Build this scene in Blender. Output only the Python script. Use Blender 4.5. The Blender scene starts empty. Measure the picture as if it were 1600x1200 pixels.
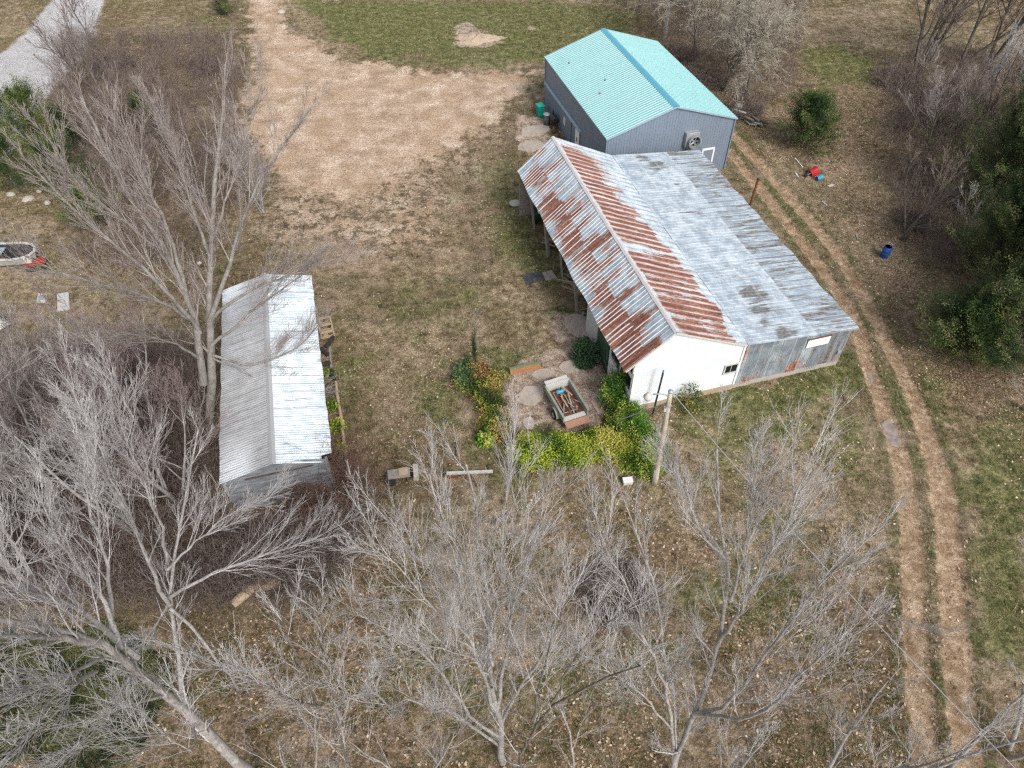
import bpy, math, random
import numpy as np
from mathutils import Matrix, Vector
random.seed(7)
RNG = np.random.default_rng(11)
scene = bpy.context.scene
COL = scene.collection

# ---------------------------------------------------------------- camera
H = 32.0
PITCH, ROLL, FPX = 0.8342, -0.0167, 1101.8        # 1600 px wide
CPI, SPI, CRO, SRO = math.cos(PITCH), math.sin(PITCH), math.cos(ROLL), math.sin(ROLL)
cam_d = bpy.data.cameras.new('camera'); cam = bpy.data.objects.new('camera', cam_d); COL.objects.link(cam)
Xc, Yc = Vector((1, 0, 0)), Vector((0, SPI, CPI))
Rt = Xc * CRO + Yc * SRO; Up = Yc * CRO - Xc * SRO; Bk = Rt.cross(Up)
cam.matrix_world = Matrix(((Rt.x, Up.x, Bk.x, 0), (Rt.y, Up.y, Bk.y, 0), (Rt.z, Up.z, Bk.z, H), (0, 0, 0, 1)))
cam_d.sensor_width = 36.0; cam_d.lens = FPX * 36 / 1600; cam_d.clip_end = 3000; cam_d.clip_start = 0.1
scene.camera = cam

# ---------------------------------------------------------------- sky and sun
SUN_EL, SUN_AZ = math.radians(42), math.radians(150)     # azimuth clockwise from +Y
w = bpy.data.worlds.new('World'); scene.world = w; w.use_nodes = True
nt = w.node_tree; bg = nt.nodes['Background']
sky = nt.nodes.new('ShaderNodeTexSky'); sky.sky_type = 'NISHITA'; sky.sun_disc = False
sky.sun_elevation = SUN_EL; sky.sun_rotation = SUN_AZ; sky.air_density = 1.0; sky.dust_density = 3.0
hs = nt.nodes.new('ShaderNodeHueSaturation'); hs.inputs['Saturation'].default_value = 0.45
nt.links.new(sky.outputs[0], hs.inputs['Color']); nt.links.new(hs.outputs[0], bg.inputs[0])
bg.inputs[1].default_value = 0.15
sun_d = bpy.data.lights.new('sun', 'SUN'); sun_d.energy = 1.8; sun_d.angle = math.radians(16); sun_d.color = (1, .975, .94)
sun = bpy.data.objects.new('sun', sun_d); COL.objects.link(sun)
sdir = Vector((math.sin(SUN_AZ) * math.cos(SUN_EL), math.cos(SUN_AZ) * math.cos(SUN_EL), math.sin(SUN_EL)))
sun.rotation_euler = sdir.to_track_quat('Z', 'Y').to_euler()
scene.view_settings.view_transform = 'Standard'; scene.view_settings.look = 'None'
scene.view_settings.exposure = 0.46; scene.view_settings.gamma = 1
scene.cycles.use_denoising = False; scene.cycles.use_adaptive_sampling = False; scene.cycles.filter_width = 1.3
scene.cycles.sample_clamp_indirect = 3.0; scene.cycles.max_bounces = 5; scene.cycles.diffuse_bounces = 3

# ---------------------------------------------------------------- helpers
def ray(px, py):
    a, b = px - 800, py - 600
    X = (CRO * a + SRO * b) / FPX; Y = -(-SRO * a + CRO * b) / FPX
    return Vector((X, CPI + Y * SPI, -SPI + Y * CPI))
def G(px, py, z=0.0):
    """world point at height z seen at photo pixel px,py"""
    r = ray(px, py); t = (H - z) / -r.z
    return Vector((r.x * t, r.y * t, z))

class MB:
    def __init__(s): s.v = []; s.f = []
    def poly(s, pts):
        n = len(s.v); s.v += [tuple(p) for p in pts]; s.f.append(tuple(range(n, n + len(pts)))); return s
    def box(s, c, d, rz=0, rx=0, ry=0, taper=1.0):
        n = len(s.v); M = Matrix.Translation(c) @ Matrix.Rotation(rz, 4, 'Z') @ Matrix.Rotation(ry, 4, 'Y') @ Matrix.Rotation(rx, 4, 'X')
        for z in (-.5, .5):
            k = taper if z > 0 else 1
            for x, y in ((-.5, -.5), (.5, -.5), (.5, .5), (-.5, .5)):
                s.v.append(tuple(M @ Vector((x * d[0] * k, y * d[1] * k, z * d[2]))))
        s.f += [tuple(n + i for i in q) for q in ((3, 2, 1, 0), (4, 5, 6, 7), (0, 1, 5, 4), (1, 2, 6, 5), (2, 3, 7, 6), (3, 0, 4, 7))]
        return s
    def bar(s, a, b, w, h=None):
        a, b = Vector(a), Vector(b); h = h or w; d = b - a; L = d.length; q = d.to_track_quat('X', 'Z')
        n = len(s.v); m = (a + b) / 2
        for z in (-.5, .5):
            for x, y in ((-.5, -.5), (.5, -.5), (.5, .5), (-.5, .5)):
                s.v.append(tuple(m + q @ Vector((x * L, y * w, z * h))))
        s.f += [tuple(n + i for i in q) for q in ((3, 2, 1, 0), (4, 5, 6, 7), (0, 1, 5, 4), (1, 2, 6, 5), (2, 3, 7, 6), (3, 0, 4, 7))]
        return s
    def tube(s, pts, rad, k=8, cap=True):
        pts = [Vector(p) for p in pts]; n0 = len(s.v)
        if not isinstance(rad, (list, tuple)): rad = [rad] * len(pts)
        for i, p in enumerate(pts):
            d = (pts[min(i + 1, len(pts) - 1)] - pts[max(i - 1, 0)]).normalized()
            q = d.to_track_quat('Z', 'Y')
            for j in range(k):
                a = 2 * math.pi * j / k
                s.v.append(tuple(p + q @ Vector((math.cos(a) * rad[i], math.sin(a) * rad[i], 0))))
        for i in range(len(pts) - 1):
            for j in range(k):
                a = n0 + i * k + j; b = n0 + i * k + (j + 1) % k
                s.f.append((a, b, b + k, a + k))
        if cap:
            s.f.append(tuple(n0 + j for j in range(k))[::-1]); e = n0 + (len(pts) - 1) * k
            s.f.append(tuple(e + j for j in range(k)))
        return s
    def lathe(s, c, prof, k=16):
        return s.tube([(c[0], c[1], c[2] + z) for r, z in prof], [r for r, z in prof], k)
    def build(s, name, mat, parent=None, smooth=False, bevel=0):
        me = bpy.data.meshes.new(name); me.from_pydata(s.v, [], s.f); me.materials.append(mat)
        if smooth: me.polygons.foreach_set('use_smooth', [len(p.vertices) == 4 for p in me.polygons])
        me.update(); o = bpy.data.objects.new(name, me); COL.objects.link(o); o.parent = parent
        if bevel:
            m = o.modifiers.new('bevel', 'BEVEL'); m.width = bevel; m.segments = 2
        return o

def np_mesh(name, V, F, mat, parent=None, attrs=None, uv=None, smooth=False):
    """V (n,3), F (m,k) faces of the same size"""
    V = np.ascontiguousarray(V, np.float32); F = np.ascontiguousarray(F, np.int32)
    me = bpy.data.meshes.new(name); k = F.shape[1]
    me.vertices.add(len(V)); me.vertices.foreach_set('co', V.ravel())
    me.loops.add(F.size); me.loops.foreach_set('vertex_index', F.ravel())
    me.polygons.add(len(F)); me.polygons.foreach_set('loop_start', np.arange(0, F.size, k, dtype=np.int32))
    try: me.polygons.foreach_set('loop_total', np.full(len(F), k, np.int32))
    except Exception: pass
    me.update(calc_edges=True)
    me.materials.append(mat)
    me.polygons.foreach_set('use_smooth', np.full(len(F), bool(smooth)))
    for an, av in (attrs or {}).items():
        at = me.attributes.new(an, 'FLOAT', 'POINT'); at.data.foreach_set('value', np.ascontiguousarray(av, np.float32))
    if uv is not None:
        u = me.uv_layers.new(name='UVMap'); u.data.foreach_set('uv', np.ascontiguousarray(uv[F.ravel()], np.float32).ravel())
    o = bpy.data.objects.new(name, me); COL.objects.link(o); o.parent = parent
    return o

def tag(o, label=None, cat=None, group=None, kind=None):
    if label: o['label'] = label
    if cat: o['category'] = cat
    if group: o['group'] = group
    if kind: o['kind'] = kind
    return o
def thing(name, label, cat, loc=(0, 0, 0), rz=0, group=None):
    o = bpy.data.objects.new(name, None); COL.objects.link(o); o.location = loc; o.rotation_euler = (0, 0, rz)
    o.empty_display_size = .3
    return tag(o, label, cat, group)

def vnoise(x, y, seed, scale=1.0):
    """2-D value noise 0..1"""
    r = np.random.default_rng(seed).random((256, 256))
    x = x * scale + 1000.3; y = y * scale + 1000.7
    xi, yi = np.floor(x).astype(int), np.floor(y).astype(int); fx, fy = x - xi, y - yi
    fx = fx * fx * (3 - 2 * fx); fy = fy * fy * (3 - 2 * fy)
    a, b = r[xi & 255, yi & 255], r[(xi + 1) & 255, yi & 255]; c, d = r[xi & 255, (yi + 1) & 255], r[(xi + 1) & 255, (yi + 1) & 255]
    return (a * (1 - fx) + b * fx) * (1 - fy) + (c * (1 - fx) + d * fx) * fy
def fbm(x, y, seed, scale=1.0, oct=4):
    t = 0; a = .5; n = 0
    for i in range(oct): t = t + a * vnoise(x, y, seed + i, scale * 2 ** i); n += a; a *= .5
    return t / n
def sst(a, b, x):
    t = np.clip((x - a) / (b - a), 0, 1); return t * t * (3 - 2 * t)

# ---------------------------------------------------------------- materials
class NT:
    def __init__(s, name, rough=.8, metal=0, spec=.5):
        s.m = bpy.data.materials.new(name); s.m.use_nodes = True; s.t = s.m.node_tree
        s.b = s.t.nodes['Principled BSDF']; s.b.inputs['Roughness'].default_value = rough
        s.b.inputs['Metallic'].default_value = metal; s.b.inputs['Specular IOR Level'].default_value = spec
        s.co = None
    def n(s, ty, **kw):
        n = s.t.nodes.new(ty)
        for k, v in kw.items():
            if k in n.inputs: s.put(v, n.inputs[k])
            else: setattr(n, k, v)
        return n
    def put(s, v, sock):
        if isinstance(v, bpy.types.NodeSocket): s.t.links.new(v, sock)
        elif isinstance(v, (tuple, list)) and sock.type == 'RGBA': sock.default_value = (*v[:3], 1)
        else: sock.default_value = v
    def coord(s, kind='Object', scale=(1, 1, 1)):
        tc = s.n('ShaderNodeTexCoord'); mp = s.n('ShaderNodeMapping'); s.t.links.new(tc.outputs[kind], mp.inputs[0])
        mp.inputs['Scale'].default_value = scale; return mp.outputs[0]
    def noise(s, vec, scale, detail=4, rough=.55, dist=0):
        n = s.n('ShaderNodeTexNoise'); s.t.links.new(vec, n.inputs['Vector'])
        n.inputs['Scale'].default_value = scale; n.inputs['Detail'].default_value = detail
        n.inputs['Roughness'].default_value = rough; n.inputs['Distortion'].default_value = dist; return n.outputs['Fac']
    def vor(s, vec, scale, out='Color'):
        n = s.n('ShaderNodeTexVoronoi'); s.t.links.new(vec, n.inputs['Vector']); n.inputs['Scale'].default_value = scale; return n.outputs[out]
    def ramp(s, fac, stops):
        n = s.n('ShaderNodeValToRGB'); s.t.links.new(fac, n.inputs[0]); el = n.color_ramp.elements
        while len(el) > 1: el.remove(el[0])
        el[0].position = stops[0][0]; el[0].color = (*col3(stops[0][1]), 1)
        for p, c in stops[1:]:
            e = el.new(p); e.color = (*col3(c), 1)
        return n.outputs[0]
    def mix(s, fac, a, b, bt='MIX'):
        n = s.n('ShaderNodeMix', data_type='RGBA', blend_type=bt)
        s.put(fac, n.inputs[0]); s.put(a, n.inputs[6]); s.put(b, n.inputs[7]); return n.outputs[2]
    def math(s, op, a, b=0.0, clamp=False):
        n = s.n('ShaderNodeMath', operation=op); n.use_clamp = clamp; s.put(a, n.inputs[0]); s.put(b, n.inputs[1]); return n.outputs[0]
    def step(s, x, a, b):
        n = s.n('ShaderNodeMapRange'); n.interpolation_type = 'SMOOTHSTEP'; s.put(x, n.inputs[0]); n.inputs[1].default_value = a; n.inputs[2].default_value = b; return n.outputs[0]
    def attr(s, name):
        return s.n('ShaderNodeAttribute', attribute_name=name).outputs['Fac']
    def amp(s, x, k): return s.math('ADD', s.math('MULTIPLY', s.math('SUBTRACT', x, .5), k), .5, True)
    def base(s, c): s.put(c, s.b.inputs['Base Color']); return s
    def bump(s, h, dist=.02, st=1.0):
        n = s.n('ShaderNodeBump'); s.t.links.new(h, n.inputs['Height']); n.inputs['Distance'].default_value = dist; n.inputs['Strength'].default_value = st
        s.t.links.new(n.outputs[0], s.b.inputs['Normal']); return s
def col3(c): return (c, c, c) if isinstance(c, (int, float)) else c[:3]

def simple(name, c, rough=.7, metal=0, var=.35, scale=3, dirt=(.12, .09, .06), dirtamt=.5):
    """paint or wood with uneven tone and dirt"""
    t = NT(name, rough, metal); v = t.coord()
    a = t.noise(v, scale, 6, .65); b = t.noise(v, scale * 9, 3)
    d = tuple(x * (1 - var) for x in c)
    k = t.mix(t.step(a, .3, .7), d, c)
    k = t.mix(t.math('MULTIPLY', t.step(t.math('MULTIPLY', a, b), .25, .42), dirtamt), k, dirt)
    t.base(k); t.bump(b, .01, .4); return t.m
M = {}
M['white_paint'] = simple('white_paint', (.78, .78, .76), .6, 0, .08, 2, (.45, .42, .36), .5)
M['old_white'] = simple('old_white_paint', (.60, .60, .56), .7, 0, .25, 2.5, (.22, .17, .12), .8)
M['grey_wood'] = simple('grey_wood', (.33, .30, .26), .9, 0, .4, 4)
M['tan_wood'] = simple('tan_wood', (.50, .38, .25), .9, 0, .35, 4)
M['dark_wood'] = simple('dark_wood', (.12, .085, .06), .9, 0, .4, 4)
M['concrete'] = simple('concrete', (.42, .38, .33), .95, 0, .25, 1.5, (.22, .17, .12), .7)
M['brick'] = simple('foundation_tan', (.44, .34, .24), .95, 0, .3, 2, (.2, .13, .08), .6)
M['black'] = simple('black_plastic', (.025, .025, .028), .6, 0, .3, 3, (.08, .07, .06), .5)
M['rubber'] = simple('rubber', (.022, .021, .02), .9, 0, .3, 3, (.10, .08, .06), .7)
M['dark_void'] = simple('dark_interior', (.02, .018, .016), .95, 0, .3, 3, (.03, .025, .02), .2)
M['green_paint'] = simple('green_paint', (.035, .10, .045), .7, 0, .5, 2, (.12, .16, .09), .7)
M['lime_paint'] = simple('faded_green', (.34, .38, .31), .75, 0, .45, 2, (.16, .12, .08), .9)
M['blue_plastic'] = simple('blue_plastic', (.015, .09, .36), .45, 0, .25, 3, (.10, .10, .10), .4)
M['cyan_paint'] = simple('cyan_plastic', (.05, .35, .55), .5, 0, .3, 3)
M['bin_green'] = simple('bin_green', (.0, .30, .23), .5, 0, .2, 2, (.02, .16, .12), .5)
M['red_paint'] = simple('red_paint', (.50, .02, .015), .4, 0, .3, 3)
M['rust'] = simple('rust', (.22, .075, .035), .9, 0, .5, 3, (.08, .03, .02), .6)
M['galv'] = simple('galvanised', (.42, .45, .47), .5, .35, .3, 3, (.25, .2, .16), .5)
M['glass'] = simple('dark_glass', (.012, .015, .018), .12, 0, .2, 2, (.03, .03, .03), .2)
M['blue_trim'] = simple('blue_grey_trim', (.30, .40, .48), .55, 0, .15, 1, (.2, .25, .3), .4)
M['rock'] = simple('pale_rock', (.50, .46, .40), .95, 0, .35, 6)
M['wire'] = simple('wire', (.45, .44, .42), .6, 0, .2, 3)
# ================================================================ GROUND
def polyw(pts): return np.array([tuple(G(*p))[:2] for p in pts])
def sdf(P, poly):
    """signed distance to polygon (negative inside), metres"""
    d = np.full(len(P), 1e9); ins = np.zeros(len(P), bool)
    n = len(poly)
    for i in range(n):
        a, b = poly[i], poly[(i + 1) % n]; e = b - a; w_ = P - a
        t = np.clip((w_ @ e) / max(e @ e, 1e-9), 0, 1)
        d = np.minimum(d, np.hypot(*(w_ - t[:, None] * e).T))
        c = ((a[1] <= P[:, 1]) != (b[1] <= P[:, 1]))
        with np.errstate(divide='ignore', invalid='ignore'):
            xi = a[0] + (P[:, 1] - a[1]) / (b[1] - a[1]) * (b[0] - a[0])
        ins ^= c & (P[:, 0] < xi)
    return np.where(ins, -d, d)
def dline(P, line):
    d = np.full(len(P), 1e9)
    for a, b in zip(line[:-1], line[1:]):
        e = b - a; w_ = P - a; t = np.clip((w_ @ e) / max(e @ e, 1e-9), 0, 1)
        d = np.minimum(d, np.hypot(*(w_ - t[:, None] * e).T))
    return d
def smooth_line(pts, n=8):
    P = polyw(pts); out = []
    P = np.vstack([2 * P[0] - P[1], P, 2 * P[-1] - P[-2]])
    for i in range(1, len(P) - 2):
        for k in range(n):
            t = k / n; out.append(.5 * ((2 * P[i]) + (-P[i - 1] + P[i + 1]) * t + (2 * P[i - 1] - 5 * P[i] + 4 * P[i + 1] - P[i + 2]) * t * t + (-P[i - 1] + 3 * P[i] - 3 * P[i + 1] + P[i + 2]) * t ** 3))
    out.append(P[-2]); return np.array(out)

ax = lambda lo, a, b, hi, st: np.concatenate([lo + (a - lo) * (1 - (1 - np.linspace(0, 1, 26)[:-1]) ** 2.2), np.arange(a, b, st), b + (hi - b) * np.linspace(0, 1, 26) ** 2.2])
gx = ax(-900, -66, 66, 900, .22); gy = ax(-500, 2, 100, 1500, .22)
XX, YY = np.meshgrid(gx, gy, indexing='ij'); NX, NY = XX.shape
P = np.stack([XX.ravel(), YY.ravel()], 1); X, Y = P.T
wob = (fbm(X, Y, 1, .25, 4) - .5); wob2 = (fbm(X, Y, 9, 1.3, 3) - .5)

gravel_poly = polyw([(388, -60), (384, 0), (386, 60), (392, 110), (372, 170), (380, 240), (420, 300), (520, 315), (640, 290), (735, 220), (800, 160), (842, 138), (852, 108), (790, 112), (680, 112), (580, 98), (500, 70), (455, 35), (438, 0), (440, -60)])
patchy_poly = polyw([(430, 240), (540, 225), (640, 190), (760, 165), (800, 200), (740, 270), (745, 350), (700, 410), (600, 430), (500, 410), (400, 380), (385, 300)])
road_poly = polyw([(-260, 290), (0, 88), (40, 52), (84, 0), (100, -60), (175, -60), (156, 0), (146, 50), (128, 90), (60, 160), (20, 240), (-160, 420)])
gr_s = sdf(P, gravel_poly) + wob * 3.2
gravel = sst(1.6, -2.6, gr_s + wob2 * 2.2)
patchy = sst(2.5, -3.5, sdf(P, patchy_poly) + wob * 6)
road = sst(.5, -.15, sdf(P, road_poly) + wob * 1.2 + wob2 * .8)
# ruts of the track
rutL = smooth_line([(1100, 200), (1150, 250), (1205, 318), (1270, 400), (1335, 500), (1352, 560), (1385, 655), (1412, 740), (1424, 840), (1428, 930), (1436, 1060), (1450, 1220), (1465, 1320)])
rutR = smooth_line([(1130, 195), (1170, 238), (1235, 310), (1300, 385), (1345, 455), (1392, 545), (1435, 640), (1470, 760), (1483, 850), (1490, 960), (1500, 1080), (1516, 1220), (1530, 1320)])
dL, dR = dline(P, rutL), dline(P, rutR)
widen = sst(30, 18, Y) * .12
rut = np.maximum(sst(.62, .28, dL + wob2 * .35 - widen), sst(.66, .30, dR + wob2 * .35 - widen))
rut = np.clip(rut * (.78 + .5 * fbm(X, Y, 66, .5, 3)), 0, 1)
mid = np.maximum(sst(1.7, .8, dL + wob * .8), sst(1.5, .8, dR + wob * .8)) * (1 - rut)
# dark soil by the ruts and dark skirts of the drive
arc1 = smooth_line([(452, 30), (500, 78), (580, 104), (680, 116), (790, 118), (850, 104)])
arc2 = smooth_line([(545, 440), (620, 470), (690, 455), (738, 420), (752, 370), (740, 300), (715, 260)])
arc3 = smooth_line([(500, 482), (590, 490), (680, 480)])
tyres = [smooth_line(q) for q in ([(410, 0), (418, 80), (470, 130), (600, 128), (740, 124), (845, 120)], [(424, 0), (440, 90), (520, 150), (660, 150), (760, 140), (850, 130)], [(400, 60), (405, 150), (440, 210), (560, 230), (680, 190), (800, 140)], [(392, 90), (398, 170), (430, 235), (570, 255), (700, 215), (810, 150)], [(500, 445), (600, 458), (690, 445), (745, 400), (755, 330)], [(500, 462), (610, 476), (705, 460), (765, 410)], [(505, 492), (600, 500), (700, 486), (780, 440)], [(545, 425), (640, 440), (700, 415), (728, 360), (730, 280), (705, 230)])]
arc4 = smooth_line([(372, 0), (384, 60), (375, 120), (350, 150)])
dark = np.maximum.reduce([sst(1.3, .3, dline(P, arc1) + wob * 1.5) * .9, sst(2.2, .3, dline(P, arc2) + wob * 2.2 + wob2) * .65, sst(1.2, .2, dline(P, arc3) + wob + wob2) * .5, sst(1.6, .4, dline(P, arc4) + wob * 2) * .9, mid * .5])
tym = np.maximum.reduce([sst(.42, .12, dline(P, q) + .25 * wob2) for q in tyres]) * sst(.3, .6, fbm(X, Y, 41, .25, 3)); dark = np.maximum(dark, tym * .75)
right_edge = sst(1.2, .3, np.abs(dL - 1.0) + wob2) * (1 - rut) * sst(0, -2, (P[:, 0] - 25))
dark = np.maximum(dark, right_edge * .35)
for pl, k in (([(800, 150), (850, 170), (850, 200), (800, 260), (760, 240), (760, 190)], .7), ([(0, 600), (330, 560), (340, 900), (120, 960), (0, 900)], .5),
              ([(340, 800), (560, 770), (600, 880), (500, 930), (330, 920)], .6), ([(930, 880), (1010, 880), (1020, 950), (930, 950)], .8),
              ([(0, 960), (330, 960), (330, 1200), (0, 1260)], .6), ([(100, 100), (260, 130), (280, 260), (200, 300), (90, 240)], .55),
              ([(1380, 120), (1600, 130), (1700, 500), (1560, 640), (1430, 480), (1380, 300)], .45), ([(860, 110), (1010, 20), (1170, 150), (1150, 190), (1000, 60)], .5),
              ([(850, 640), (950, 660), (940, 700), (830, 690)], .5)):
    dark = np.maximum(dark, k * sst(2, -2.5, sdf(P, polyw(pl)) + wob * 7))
dark = np.maximum(dark, patchy * .85 * (1 - gravel))
# greens
green = 0.22 * sst(.45, .75, fbm(X, Y, 31, .12, 4)) + 0 * X
for pl, k, sft in (([(470, 0), (860, 0), (1000, 20), (1000, 60), (850, 100), (700, 105), (560, 85), (500, 55)], 1.0, 3),
              ([(1060, 600), (1180, 585), (1320, 560), (1360, 600), (1300, 620), (1150, 650), (1060, 655)], 1.3, 1.2),
              ([(1050, 620), (1380, 600), (1400, 760), (1250, 740), (1080, 700)], .5, 3),
              ([(1500, 700), (1600, 640), (1650, 900), (1600, 1150), (1530, 1000)], .8, 2.5), ([(1440, 580), (1500, 600), (1490, 690), (1455, 660)], .6, 1.5),
              ([(740, 260), (800, 240), (890, 420), (870, 480), (780, 400)], .65, 2), ([(1230, 70), (1360, 70), (1390, 130), (1280, 140)], .75, 3),
              ([(660, 600), (700, 600), (710, 670), (670, 670)], .8, 1.2), ([(530, 560), (575, 560), (575, 690), (535, 690)], .5, 1.2), ([(860, 480), (895, 478), (895, 505), (868, 505)], 1.2, .3),
              ([(20, 990), (210, 960), (260, 1100), (120, 1180), (0, 1170)], .55, 1.5), ([(560, 500), (800, 430), (820, 520), (600, 560)], .35, 3),
              ([(300, 20), (380, 20), (380, 90), (300, 100)], .4, 2), ([(700, 760), (900, 740), (1100, 800), (900, 830)], .3, 3), ([(1040, 640), (1120, 650), (1100, 760), (1040, 740)], .45, 2)):
    green = np.maximum(green, k * sst(sft * .6, -sft, sdf(P, polyw(pl)) + wob * 5 * min(1, sft)))
green = np.maximum(green, .7 * mid * sst(.35, .6, fbm(X, Y, 36, .5, 3))); green = np.maximum(green, .55 * sst(.42, .6, fbm(X, Y, 35, .3, 4)) * sst(0, -6, sdf(P, polyw([(500, 420), (860, 380), (900, 520), (1400, 600), (1420, 1250), (500, 1250)])))); green *= (1 - rut)
# bare / pinkish worn pad around the trailer, slab, dirt heap
pad = 0 * X
for pl, k in (([(800, 575), (870, 555), (925, 545), (945, 590), (950, 665), (930, 680), (850, 650), (800, 665), (792, 620)], 1), ([(808, 180), (850, 185), (862, 215), (830, 240), (805, 215)], .9),
              ([(868, 490), (925, 485), (930, 525), (880, 535)], .8), ([(706, 42), (730, 36), (788, 66), (760, 76), (705, 72)], 1), ([(820, 38), (850, 38), (850, 50), (820, 50)], .7), ([(842, 128), (852, 130), (850, 152), (830, 160)], .5)):
    pad = np.maximum(pad, k * sst(.5, -.6, sdf(P, polyw(pl)) + wob * 2 + wob2 * 1.2))
# leafy litter
leaf = .30 + 0 * X
for pl, k in (([(1150, 170), (1600, 100), (1700, 700), (1500, 620), (1400, 480), (1250, 320)], 1.0), ([(0, 800), (1300, 760), (1350, 1200), (0, 1300)], .6), ([(560, 420), (800, 500), (760, 760), (560, 760)], .55), ([(1060, 700), (1400, 700), (1420, 1200), (1000, 1200)], .6)):
    leaf = np.maximum(leaf, k * sst(4, -3, sdf(P, polyw(pl)) + wob * 6))
leaf *= (1 - .85 * gravel) * (1 - .7 * rut) * (1 - .9 * road) * (1 - .5 * patchy)
straw = np.clip(.5 + 1.6 * (fbm(X, Y, 51, .18, 5) - .5), 0, 1)
straw = np.maximum(straw, .9 * sst(3, -4, sdf(P, polyw([(540, 480), (830, 440), (840, 560), (720, 560), (700, 720), (560, 700)])) + wob * 6))

Z = .22 * (fbm(X, Y, 71, .06, 3) - .5) + .05 * (fbm(X, Y, 77, .7, 3) - .5)
bl = [(8.70, 27.13, .2605, -3, 13, -1, 22.5), (7.63, 50.17, .2703, -1, 12, -1, 16), (-11.98, 20.79, .2462, -4, 4, -1, 16.5)]
flat = 0 * X
for ox, oy, a, x0, x1, y0, y1 in bl:
    lx = (X - ox) * math.cos(a) + (Y - oy) * math.sin(a); ly = -(X - ox) * math.sin(a) + (Y - oy) * math.cos(a)
    dd = np.maximum(np.maximum(x0 - lx, lx - x1), np.maximum(y0 - ly, ly - y1)); flat = np.maximum(flat, sst(3, 0, dd))
Z *= (1 - flat)
Z += -.09 * rut + .05 * mid - .03 * gravel * fbm(X, Y, 5, .8, 2) + .04 * patchy * (fbm(X, Y, 15, 2.2, 3) - .5) - .05 * sst(.3, .0, dline(P, arc2)) + .02 * green * fbm(X, Y, 6, 3, 2)
far = sst(150, 900, np.hypot(X, Y - 50)); Z += far * 18 * fbm(X, Y, 88, .004, 3)
GZ = Z.reshape(NX, NY)
def ground_z(x, y):
    i = np.clip(np.searchsorted(gx, x) - 1, 0, NX - 2); j = np.clip(np.searchsorted(gy, y) - 1, 0, NY - 2)
    fx = (x - gx[i]) / (gx[i + 1] - gx[i]); fy = (y - gy[j]) / (gy[j + 1] - gy[j])
    return (GZ[i, j] * (1 - fx) + GZ[i + 1, j] * fx) * (1 - fy) + (GZ[i, j + 1] * (1 - fx) + GZ[i + 1, j + 1] * fx) * fy
def attr_at(A, x, y):
    A = A.reshape(NX, NY); i = np.clip(np.searchsorted(gx, x), 0, NX - 1); j = np.clip(np.searchsorted(gy, y), 0, NY - 1); return A[i, j]
V = np.stack([X, Y, Z], 1)
I, J = np.meshgrid(np.arange(NX - 1), np.arange(NY - 1), indexing='ij'); a0 = (I * NY + J).ravel()
F = np.stack([a0, a0 + NY, a0 + NY + 1, a0 + 1], 1)

t = NT('ground_cover', .95, 0, .2); v = t.coord()
n1 = t.noise(v, .5, 5, .65); n2 = t.noise(v, 1.3, 7, .86); n2 = t.amp(n2, 1.35); n3 = t.amp(t.noise(v, 5.5, 5, .8), 1.4); n1 = t.amp(n1, 1.5); nb = t.noise(v, .22, 6, .65)
sp1 = t.vor(v, 14.0); sp2 = t.vor(v, 11)
spk = t.n('ShaderNodeSeparateColor', Color=sp1).outputs[0]; spk2 = t.n('ShaderNodeSeparateColor', Color=sp2).outputs[1]
brown = t.ramp(n2, [(.32, (.042, .031, .017)), (.44, (.125, .096, .048)), (.54, (.20, .155, .09)), (.68, (.41, .33, .215))])
strawc = t.ramp(n2, [(.31, (.075, .057, .036)), (.44, (.235, .185, .118)), (.54, (.38, .31, .21)), (.68, (.60, .50, .36))])
c = t.mix(t.math('MULTIPLY', t.step(t.math('ADD', t.attr('straw'), t.math('MULTIPLY', t.math('SUBTRACT', n1, .5), 1.3)), .25, .85), .9), brown, strawc)
greenc = t.ramp(n2, [(.34, (.03, .045, .012)), (.45, (.075, .105, .026)), (.55, (.145, .175, .048)), (.69, (.32, .32, .14))])
gm = t.step(t.math('ADD', t.attr('green'), t.math('MULTIPLY', t.math('SUBTRACT', n1, .5), 1.3)), .12, .75)
c = t.mix(t.math('MULTIPLY', gm, .85), c, greenc)
leafc = t.ramp(spk, [(.0, (.08, .042, .03)), (.35, (.22, .135, .095)), (.62, (.36, .245, .175)), (.9, (.56, .43, .32))])
lm = t.math('MULTIPLY', t.attr('leaf'), t.step(t.math('ADD', n3, t.math('MULTIPLY', n2, .6)), .70, .92))
c = t.mix(t.math('MULTIPLY', lm, .8), c, leafc)
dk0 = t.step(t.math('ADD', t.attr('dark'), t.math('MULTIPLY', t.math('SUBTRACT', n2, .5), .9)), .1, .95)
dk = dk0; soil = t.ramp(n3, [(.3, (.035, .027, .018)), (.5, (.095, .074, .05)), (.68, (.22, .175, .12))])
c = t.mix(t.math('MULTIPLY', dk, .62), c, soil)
padc = t.ramp(n2, [(.32, (.13, .09, .065)), (.44, (.31, .235, .18)), (.54, (.46, .37, .295)), (.66, (.64, .55, .47))])
pm = t.step(t.math('ADD', t.attr('pad'), t.math('MULTIPLY', t.math('SUBTRACT', n1, .5), .9)), .3, .7)
c = t.mix(pm, c, padc)
gravc = t.ramp(t.math('ADD', t.math('MULTIPLY', n3, .45), t.math('MULTIPLY', n1, .55)), [(.34, (.33, .245, .17)), (.46, (.45, .335, .24)), (.56, (.56, .44, .335)), (.70, (.75, .64, .52))])
gravc = t.mix(t.math('MULTIPLY', t.step(nb, .47, .6), .4), gravc, (.46, .32, .20))
gvm = t.step(t.math('ADD', t.attr('gravel'), t.math('ADD', t.math('MULTIPLY', t.math('SUBTRACT', n2, .5), 1.5), t.math('MULTIPLY', t.math('SUBTRACT', n1, .5), .9))), .25, .75)
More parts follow.
